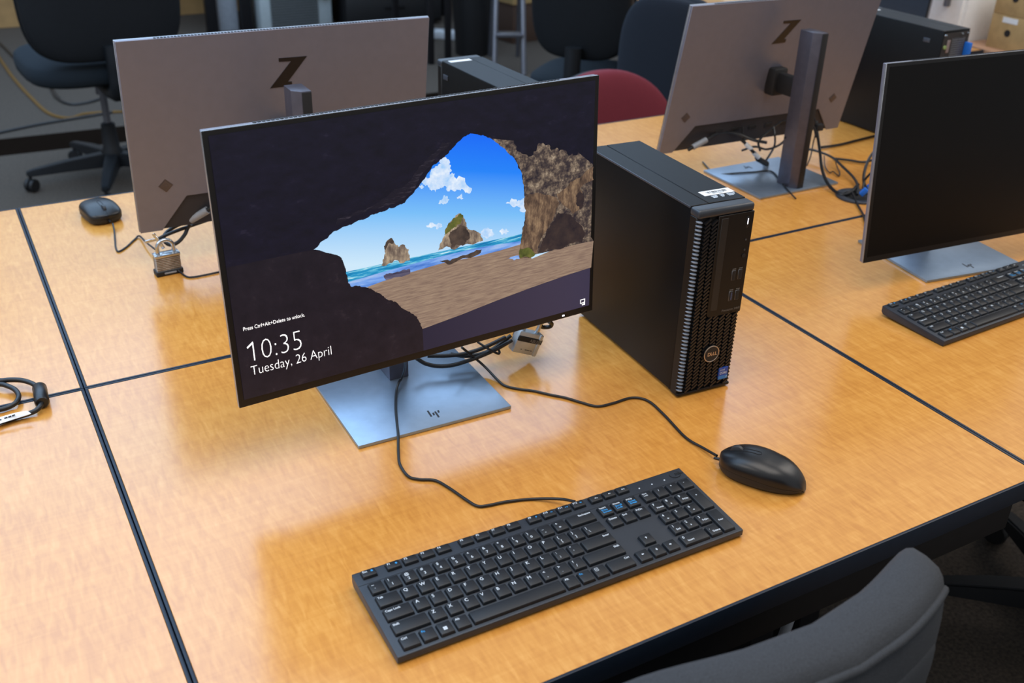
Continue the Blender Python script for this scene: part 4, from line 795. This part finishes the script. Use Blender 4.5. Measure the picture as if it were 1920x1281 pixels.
b = B(); box(b, (-0.0205, -0.0098, 0.0), (0.0228, 0.0104, 0.0088), 0.001, 1); ba = obj('band', b, M_BLACKMATT, bd)
link('lettering', text_mesh('ABUS', 0.0075, 0.0001, 0.0001, 'CENTER', 0.0165, T(0.0, -0.0100, 0.0016) @ XZ, M_PRINTG), bd)
b = B()
for x in (-0.009, -0.001, 0.002, 0.005, 0.009): box(b, (x, -0.0089, -0.0130), (x+0.0022, -0.0080, -0.0120))
obj('marking', b, M_INK, bd)
b = B(); shackle(b, 0.0125, 0.014, 0.0033, 0.014); obj('shackle', b, M_CHROME, bd)
cable('security_cable', 'end loop of black cable beside the grey padlock under the lit monitor', 'cable', [(0.6297,-0.2175,0.0600),(0.6354,-0.2143,0.0520),(0.6424,-0.2147,0.0500),(0.6470,-0.2188,0.0520),(0.6476,-0.2221,0.0580),(0.6378,-0.2289,0.0680)], 0.0032)
# steel anchor and cable loops at the steel padlock
t = thing('lock_anchor', 'bright steel locking tab with a crossbar hooked on the steel padlock', 'lock anchor')
q = [(0.1847,0.3618,0.0700),(0.1968,0.3502,0.0440),(0.1693,0.3638,0.0560),(0.1889,0.3597,0.0600)]
b = B(); d = Vector(q[1])-Vector(q[0]); box(b, (-0.0035, -0.0010, 0), (0.0035, 0.0010, d.length), 0.0006, 1, mtx=T(*q[0]) @ d.to_track_quat('Z', 'X').to_matrix().to_4x4()); obj('plate', b, M_CHROME, t)
b = B(); d = Vector(q[3])-Vector(q[2]); box(b, (-0.0026, -0.0015, 0), (0.0026, 0.0015, d.length), 0.0006, 1, mtx=T(*q[2]) @ d.to_track_quat('Z', 'X').to_matrix().to_4x4()); obj('pin', b, M_CHROME, t)
cable('security_cable', 'straight black cable passing from the steel padlock behind the lit screen', 'cable', [(0.1919,0.3635,0.0580),(0.2078,0.3666,0.0620),(0.2313,0.3699,0.0660),(0.2574,0.3723,0.0700),(0.2907,0.3771,0.0740),(0.3113,0.3817,0.0750)], 0.0032)
cable('security_cable', 'black cable looping down through the shackle of the steel padlock', 'cable', [(0.2495,0.3599,0.0820),(0.2330,0.3722,0.0750),(0.2187,0.3796,0.0660),(0.2072,0.3758,0.0600),(0.2009,0.3609,0.0560),(0.2053,0.3516,0.0500),(0.2141,0.3473,0.0500),(0.2254,0.3525,0.0520),(0.2393,0.3657,0.0580),(0.2457,0.3703,0.0660),(0.2517,0.3678,0.0740)], 0.0034)

# ------------------------------------------------------------------ chairs
def chair(label, loc, yaw, fab, back=(0.215, 0.23, 0.035), bz=0.66, seat=(0.24, 0.045, 0.23), sz=0.45, seatfab=None, e_out=0.55, bend=0.9, legs0=0.3, leglen=0.29, piping=False, back_y=-0.20, lean=0.10, taper=0.0):
    """faces +y; heights above the floor"""
    r = thing('swivel_chair', label, 'chair', (loc[0], loc[1], -TT), yaw)
    b = B(); superell(b, seat[0], seat[1], seat[2], 0.5, 0.55, 40, 14, mtx=T(0, 0.02, sz) @ Rx(PI/2)); obj('seat', b, seatfab or fab, r, smooth=80)
    b = B(); superell(b, back[0], back[2], back[1], 0.55, e_out, 56, 22, bend=bend, taper=taper); bk = obj('backrest', b, fab, r, (0, back_y, bz), (lean, 0, 0), smooth=80)
    b = B(); k_ = 0.80 if piping else 0.985; superell(b, back[0]*k_, back[2]*(0.4 if piping else 0.62), back[1]*k_, 0.4, e_out, 56, 14, bend=bend, taper=taper, mtx=T(0, -back[2]*0.62, 0)); obj('back_cover', b, fab if piping else M_CHAIRPL if fab is not M_FABNAVY else fab, bk, smooth=80)
    if piping:
        b = B(); ps = []
        for i in range(97):
            a = 2*PI*i/96; x = back[0]*0.945*spow(math.cos(a), e_out); z = back[1]*0.945*spow(math.sin(a), e_out); ps.append((x, bend*x*x-back[2]*0.62, z))
        tube(b, ps, 0.0042, 8, smooth=False); obj('piping', b, fab, bk, smooth=80)
    b = B(); tube(b, [(0, 0.03, sz-0.065), (0, -0.10, sz-0.075), (0, back_y-0.03, sz-0.06), (0, back_y-0.055, sz+0.03), (0, back_y-0.050, bz-back[1]*0.8)], 0.034, 10, n=5); obj('spine', b, M_CHAIRPL, r)
    b = B(); box(b, (-0.09, -0.08, sz-0.08), (0.09, 0.10, sz-0.04), 0.008); obj('mechanism', b, M_CHAIRPL, r)
    b = B(); cyl(b, (0, 0, 0.20), (0, 0, sz-0.06), 0.014, 18); cyl(b, (0, 0, sz-0.13), (0, 0, sz-0.06), 0.026, 18); obj('gas_column', b, M_GREYMET, r)
    b = B(); lathe(b, [(0.042, 0.06), (0.045, 0.12), (0.034, 0.14), (0.028, 0.24), (0.02, 0.245)], 24); obj('hub', b, M_CHAIRPL, r)
    for k in range(5):
        a = legs0+k*2*PI/5; m = Rz(a); b = B(); t = B(); rg = []
        for xx, hw, z0, z1 in ((0.0, 0.032, 0.065, 0.125), (leglen*0.6, 0.026, 0.068, 0.108), (leglen-0.012, 0.019, 0.066, 0.092), (leglen+0.012, 0.014, 0.066, 0.086)):
            rg.append([t.verts.new(v) for v in ((xx, -hw, z0), (xx, hw, z0), (xx, hw*0.8, z1), (xx, -hw*0.8, z1))])
        for p, q in zip(rg, rg[1:]):
            for i in range(4): t.faces.new((p[i], p[(i+1) % 4], q[(i+1) % 4], q[i]))
        t.faces.new(rg[0][::-1]); t.faces.new(rg[-1]); bmesh.ops.recalc_face_normals(t, faces=t.faces); bmesh.ops.bevel(t, geom=t.edges[:], offset=0.004, segments=2, affect='EDGES'); merge(b, t, m)
        lg = obj('leg', b, M_CHAIRPL, r)
        b = B(); cx, cy = leglen*math.cos(a), leglen*math.sin(a)
        for s_ in (-0.012, 0.012): lathe(b, [(0.024, -0.008), (0.027, -0.004), (0.027, 0.004), (0.024, 0.008)], 20, T(cx, cy, 0.027) @ Rz(a+0.7) @ T(0, s_, 0) @ Rx(PI/2))
        cyl(b, (cx, cy, 0.03), (cx, cy, 0.07), 0.007, 10); obj('caster', b, M_BLACKMATT, lg)
    return r
chair('charcoal fabric swivel chair at the front table, only its curved back top showing', (0.449, -0.735), R(2), M_FABGREY, back=(0.222, 0.235, 0.044), bz=0.672, piping=True, e_out=0.5, bend=1.5, back_y=-0.235, lean=0.06)
chair('black swivel chair of which only the star base shows, under the table edge', (1.715, -0.60), R(0), M_FABBLACK, legs0=math.atan2(0.28, 0.115), leglen=0.30)
chair('black swivel chair with a slate seat standing beyond the small mouse', (0.50, 3.02), R(4), M_FABBLACK, back=(0.295, 0.33, 0.045), bz=0.88, seat=(0.29, 0.055, 0.28), sz=0.495, seatfab=M_FABSEAT, e_out=0.45, bend=0.5, legs0=R(178), leglen=0.33, back_y=-0.25, lean=0.02)
chair('black swivel chair between the step ladder and the navy chair', (2.30, 2.16), R(-52), M_FABBLACK, back=(0.21, 0.30, 0.04), bz=0.86, seatfab=M_FABSEAT, sz=0.44, e_out=0.5)
chair('navy fabric swivel chair pushed up to the far maple table', (2.21, 1.35), R(-70), M_FABNAVY, back=(0.215, 0.30, 0.04), bz=0.65, e_out=0.66, taper=0.08, bend=0.6)
chair('crimson fabric swivel chair at the back of the tables, facing the tower', (1.625, 0.985), R(180), M_FABRED, back=(0.240, 0.235, 0.042), bz=0.550, e_out=0.92, bend=0.7, back_y=-0.10)

# ------------------------------------------------------------------ far background
F = -TT
t = thing('wall_desk', 'black-legged wall desk at the back of the room, only its legs in view', 'desk', (0, 0, F))
b = B(); box(b, (1.3, 5.55, 0.71), (4.0, 6.25, 0.745), 0.003); obj('tabletop', b, M_PINE, t)
for x, y in ((1.60, 5.62), (1.83, 5.62), (3.3, 5.62)):
    b = B(); box(b, (x-0.035, y-0.03, 0), (x+0.035, y+0.03, 0.71), 0.003); obj('leg', b, M_FRAME, t)
t = thing('heater', 'pale grey louvred unit standing on the floor at the back', 'heater', (1.90, 5.52, F))
b = B(); box(b, (0.0, 0.0, 0.0), (0.50, 0.22, 0.42), 0.012); obj('casing', b, M_CASEGREY, t)
for k in range(16):
    b = B(); box(b, (0.07, -0.010, 0.03+k*0.017), (0.40, 0.004, 0.039+k*0.017), mtx=None); obj('louvre', b, mat('louvre_grey', (58, 64, 68), 0.6), t)
b = B(); tube(b, [(0.0, -0.02, 0.40), (0.18, -0.03, 0.33), (0.36, -0.03, 0.25), (0.47, -0.03, 0.22), (0.49, -0.02, 0.42)], 0.011, 8); obj('cord', b, M_CABLE, t)
b = B(); box(b, (1.66, 5.66, 0), (1.79, 5.9, 0.5), 0.01); solo('storage_box', b, M_GREYPL, 'narrow grey box between the black desk legs', 'box', loc=(0, 0, F))
t = thing('pedestal_cabinet', 'black cabinet standing at the back behind the silver-backed monitor', 'cabinet', (2.45, 5.42, F), R(-6))
b = B(); box(b, (0, 0, 0.02), (0.70, 0.45, 0.66), 0.006); obj('carcass', b, M_FRAME, t)
for k in range(3):
    b = B(); box(b, (0.01, -0.016, 0.04+k*0.205), (0.69, 0.0, 0.235+k*0.205), 0.004); d = obj('drawer', b, M_BLACKMATT, t)
    b = B(); box(b, (0.28, -0.03, 0.13+k*0.205), (0.42, -0.014, 0.145+k*0.205), 0.003); obj('handle', b, M_FRAME, d)
t = thing('stand', 'black four-legged stand behind the rear tower with the white label', 'stand', (2.50, 4.28, F))
b = B(); box(b, (0, 0, 0.70), (0.34, 0.60, 0.735), 0.003); obj('top', b, M_FRAME, t)
for x, y in ((0.075, 0.035), (0.23, 0.117), (0.075, 0.56), (0.31, 0.56)):
    b = B(); box(b, (x-0.017, y-0.017, 0), (x+0.017, y+0.017, 0.70), 0.003); obj('leg', b, M_FRAME, t)
t = thing('step_ladder', 'small silver step ladder standing beyond the rear tower', 'ladder', (2.98, 4.10, F), R(-25))
for s_ in (-0.11, 0.11):
    b = B(); tube(b, [(s_*0.80, -0.22, 0), (s_*0.62, 0.0, 0.80)], 0.016, 10, smooth=False); obj('rail', b, M_GREYMET, t)
    b = B(); tube(b, [(s_*0.80, 0.24, 0), (s_*0.62, 0.03, 0.80)], 0.013, 10, smooth=False); obj('rail', b, M_GREYMET, t)
for z_, y_ in ((0.22, -0.16), (0.48, -0.09), (0.74, -0.02)):
    b = B(); box(b, (-0.080, y_-0.04, z_-0.01), (0.080, y_+0.04, z_+0.01), 0.003); obj('step', b, M_GREYMET, t)
t = thing('waste_bin', 'black waste bin standing beside the step ladder', 'bin', (2.93, 4.46, F))
b = B(); lathe(b, [(0.10, 0), (0.105, 0.01), (0.135, 0.50), (0.130, 0.50), (0.125, 0.46), (0.095, 0.02)], 32); obj('shell', b, M_BLACKMATT, t)
b = B(); lathe(b, [(0.134, 0.485), (0.142, 0.490), (0.142, 0.505), (0.134, 0.508)], 32); obj('rim', b, M_FRAME, t)
t = thing('power_strip', 'white power strip lying on the carpet beyond the rear tower', 'power strip', (3.00, 4.90, F), R(-38))
b = B(); box(b, (-0.17, -0.05, 0), (0.17, 0.05, 0.05), 0.008); obj('casing', b, M_WHITEPL, t)
for k in range(4):
    b = B(); lathe(b, [(0.02, 0.049), (0.02, 0.0515)], 16, T(-0.12+k*0.08, 0, 0)); obj('socket', b, M_GREYPL, t)
t = thing('paper_box', 'tan carton standing on the carpet behind the step ladder', 'box', (3.42, 4.72, F), R(8))
b = B(); box(b, (-0.15, -0.12, 0.25), (0.16, 0.12, 0.62), 0.004); obj('carton', b, M_TAN, t)
b = B(); box(b, (-0.14, -0.11, 0), (0.15, 0.11, 0.25), 0.004); obj('stand', b, M_BROWN, t)
b = B(); prism(b, [(-0.13, 0), (-0.03, 0.016), (0.03, 0.016), (0.13, 0)], -3.2, 2.6, 'x'); solo('floor_strip', b, M_FLOORSTRIP, 'low dark brown strip crossing the carpet behind the black chair', 'cable cover', loc=(0.4, 3.655, F), rz=R(-2))  # low, flat-topped strip in dark brown across the carpet
b = B(); tube(b, [(0.2556,6.3909,-0.7330),(0.2900,5.2977,-0.7330),(0.3082,4.8672,-0.7330),(0.3427,4.4386,-0.7330),(0.3827,4.1215,-0.7330),(0.4591,3.9963,-0.7330),(0.5411,4.0404,-0.7330),(0.7018,4.0098,-0.7330),(0.8855,3.9487,-0.7330)], 0.009, 8); solo('yellow_cable', b, M_YELLOW, 'flat yellow cable on the carpet under the black chair', 'cable')
for p, lab in (([(0.2214,6.7695,-0.7310),(0.3273,5.8092,-0.7310),(0.3667,5.3406,-0.7310),(0.3938,5.0803,-0.7310),(0.4525,4.6729,-0.7310),(0.4645,4.3769,-0.7310)], 'thin black cable on the carpet beside the yellow cable'), ([(0.0638,3.8553,-0.7310),(0.2073,3.9093,-0.7310),(0.3306,3.9486,-0.7310),(0.4815,3.9788,-0.7310),(0.6379,4.0101,-0.7310),(0.8041,4.0622,-0.7310)], 'thin black cable on the carpet in front of the yellow cable'), ([(0.4653,4.6674,-0.7310),(0.4567,4.4140,-0.7310),(0.4980,4.2520,-0.7310),(0.5878,4.2449,-0.7310),(0.7245,4.3416,-0.7310),(0.8465,4.4049,-0.7310)], 'thin black cable curled on the carpet below the chair seat')):
    cable('floor_cable', lab, 'cable', p, 0.007, group='black cables on the carpet')
cable('under_table_cable', 'pale cable hanging under the front table', 'cable', [(0.86, -0.60, -0.10), (0.862, -0.605, -0.2), (0.85, -0.60, -0.35), (0.83, -0.58, -0.55), (0.86, -0.5, -0.72)], 0.008, M_GREYPL)
# white cupboard and carton stacks at the right rear
t = thing('cupboard', 'white cupboard behind the far table at the upper right', 'cupboard', (3.17, 1.10, F))
b = B(); box(b, (0.0, 0.0, 0), (0.45, 1.30, 1.5), 0.004); obj('carcass', b, M_WHITE, t)
for y_ in (0.01, 0.66):
    b = B(); box(b, (-0.018, y_, 0.06), (0.0, y_+0.63, 1.46), 0.003); d = obj('door', b, M_WHITE, t)
    b = B(); box(b, (-0.04, y_+0.05, 0.85), (-0.016, y_+0.065, 1.0), 0.003); obj('handle', b, M_GREYMET, d)
t = thing('shelf_unit', 'low brown shelf unit beside the white cupboard, carrying cartons', 'shelf', (3.16, 0.30, F))
b = B(); box(b, (0, 0, 0), (0.40, 0.78, TT-0.03), 0.003); obj('carcass', b, M_BROWN, t)
b = B(); box(b, (-0.01, -0.01, TT-0.03), (0.41, 0.79, TT), 0.003); obj('worktop', b, mat('pink_beige_top', (196, 150, 118), 0.4), t)
def carton(label, y, z, hgt=0.115):
    t = thing('carton', label, 'box', (3.20, y, z), 0)
    b = B(); box(b, (0, 0, 0), (0.28, 0.155, hgt), 0.002); obj('body', b, M_TAN, t)
    b = B(); box(b, (-0.001, 0.05, hgt-0.024), (0.002, 0.11, hgt-0.006)); obj('label', b, M_LABEL, t)
    b = B(); lathe(b, [(0.012, 0), (0.012, 0.002)], 14, T(0.001, 0.08, hgt*0.5) @ Ry(-PI/2)); obj('finger_hole', b, M_BLACKMATT, t)
    return t
for j, (y, nm) in enumerate(((0.86, 'beside the white cupboard'), (0.62, 'nearer the picture edge'))):
    carton('tan carton with a white label %s, lower one' % nm, y, 0.0)
    carton('tan carton with a white label %s, upper one' % nm, y, 0.1155)
cable('network_cable', 'blue network cable hanging over the cartons at the right edge', 'cable', [(3.19, 0.76, 0.006), (3.185, 0.74, 0.03), (3.19, 0.70, 0.06), (3.196, 0.69, 0.065)], 0.007, M_BLUEPL)
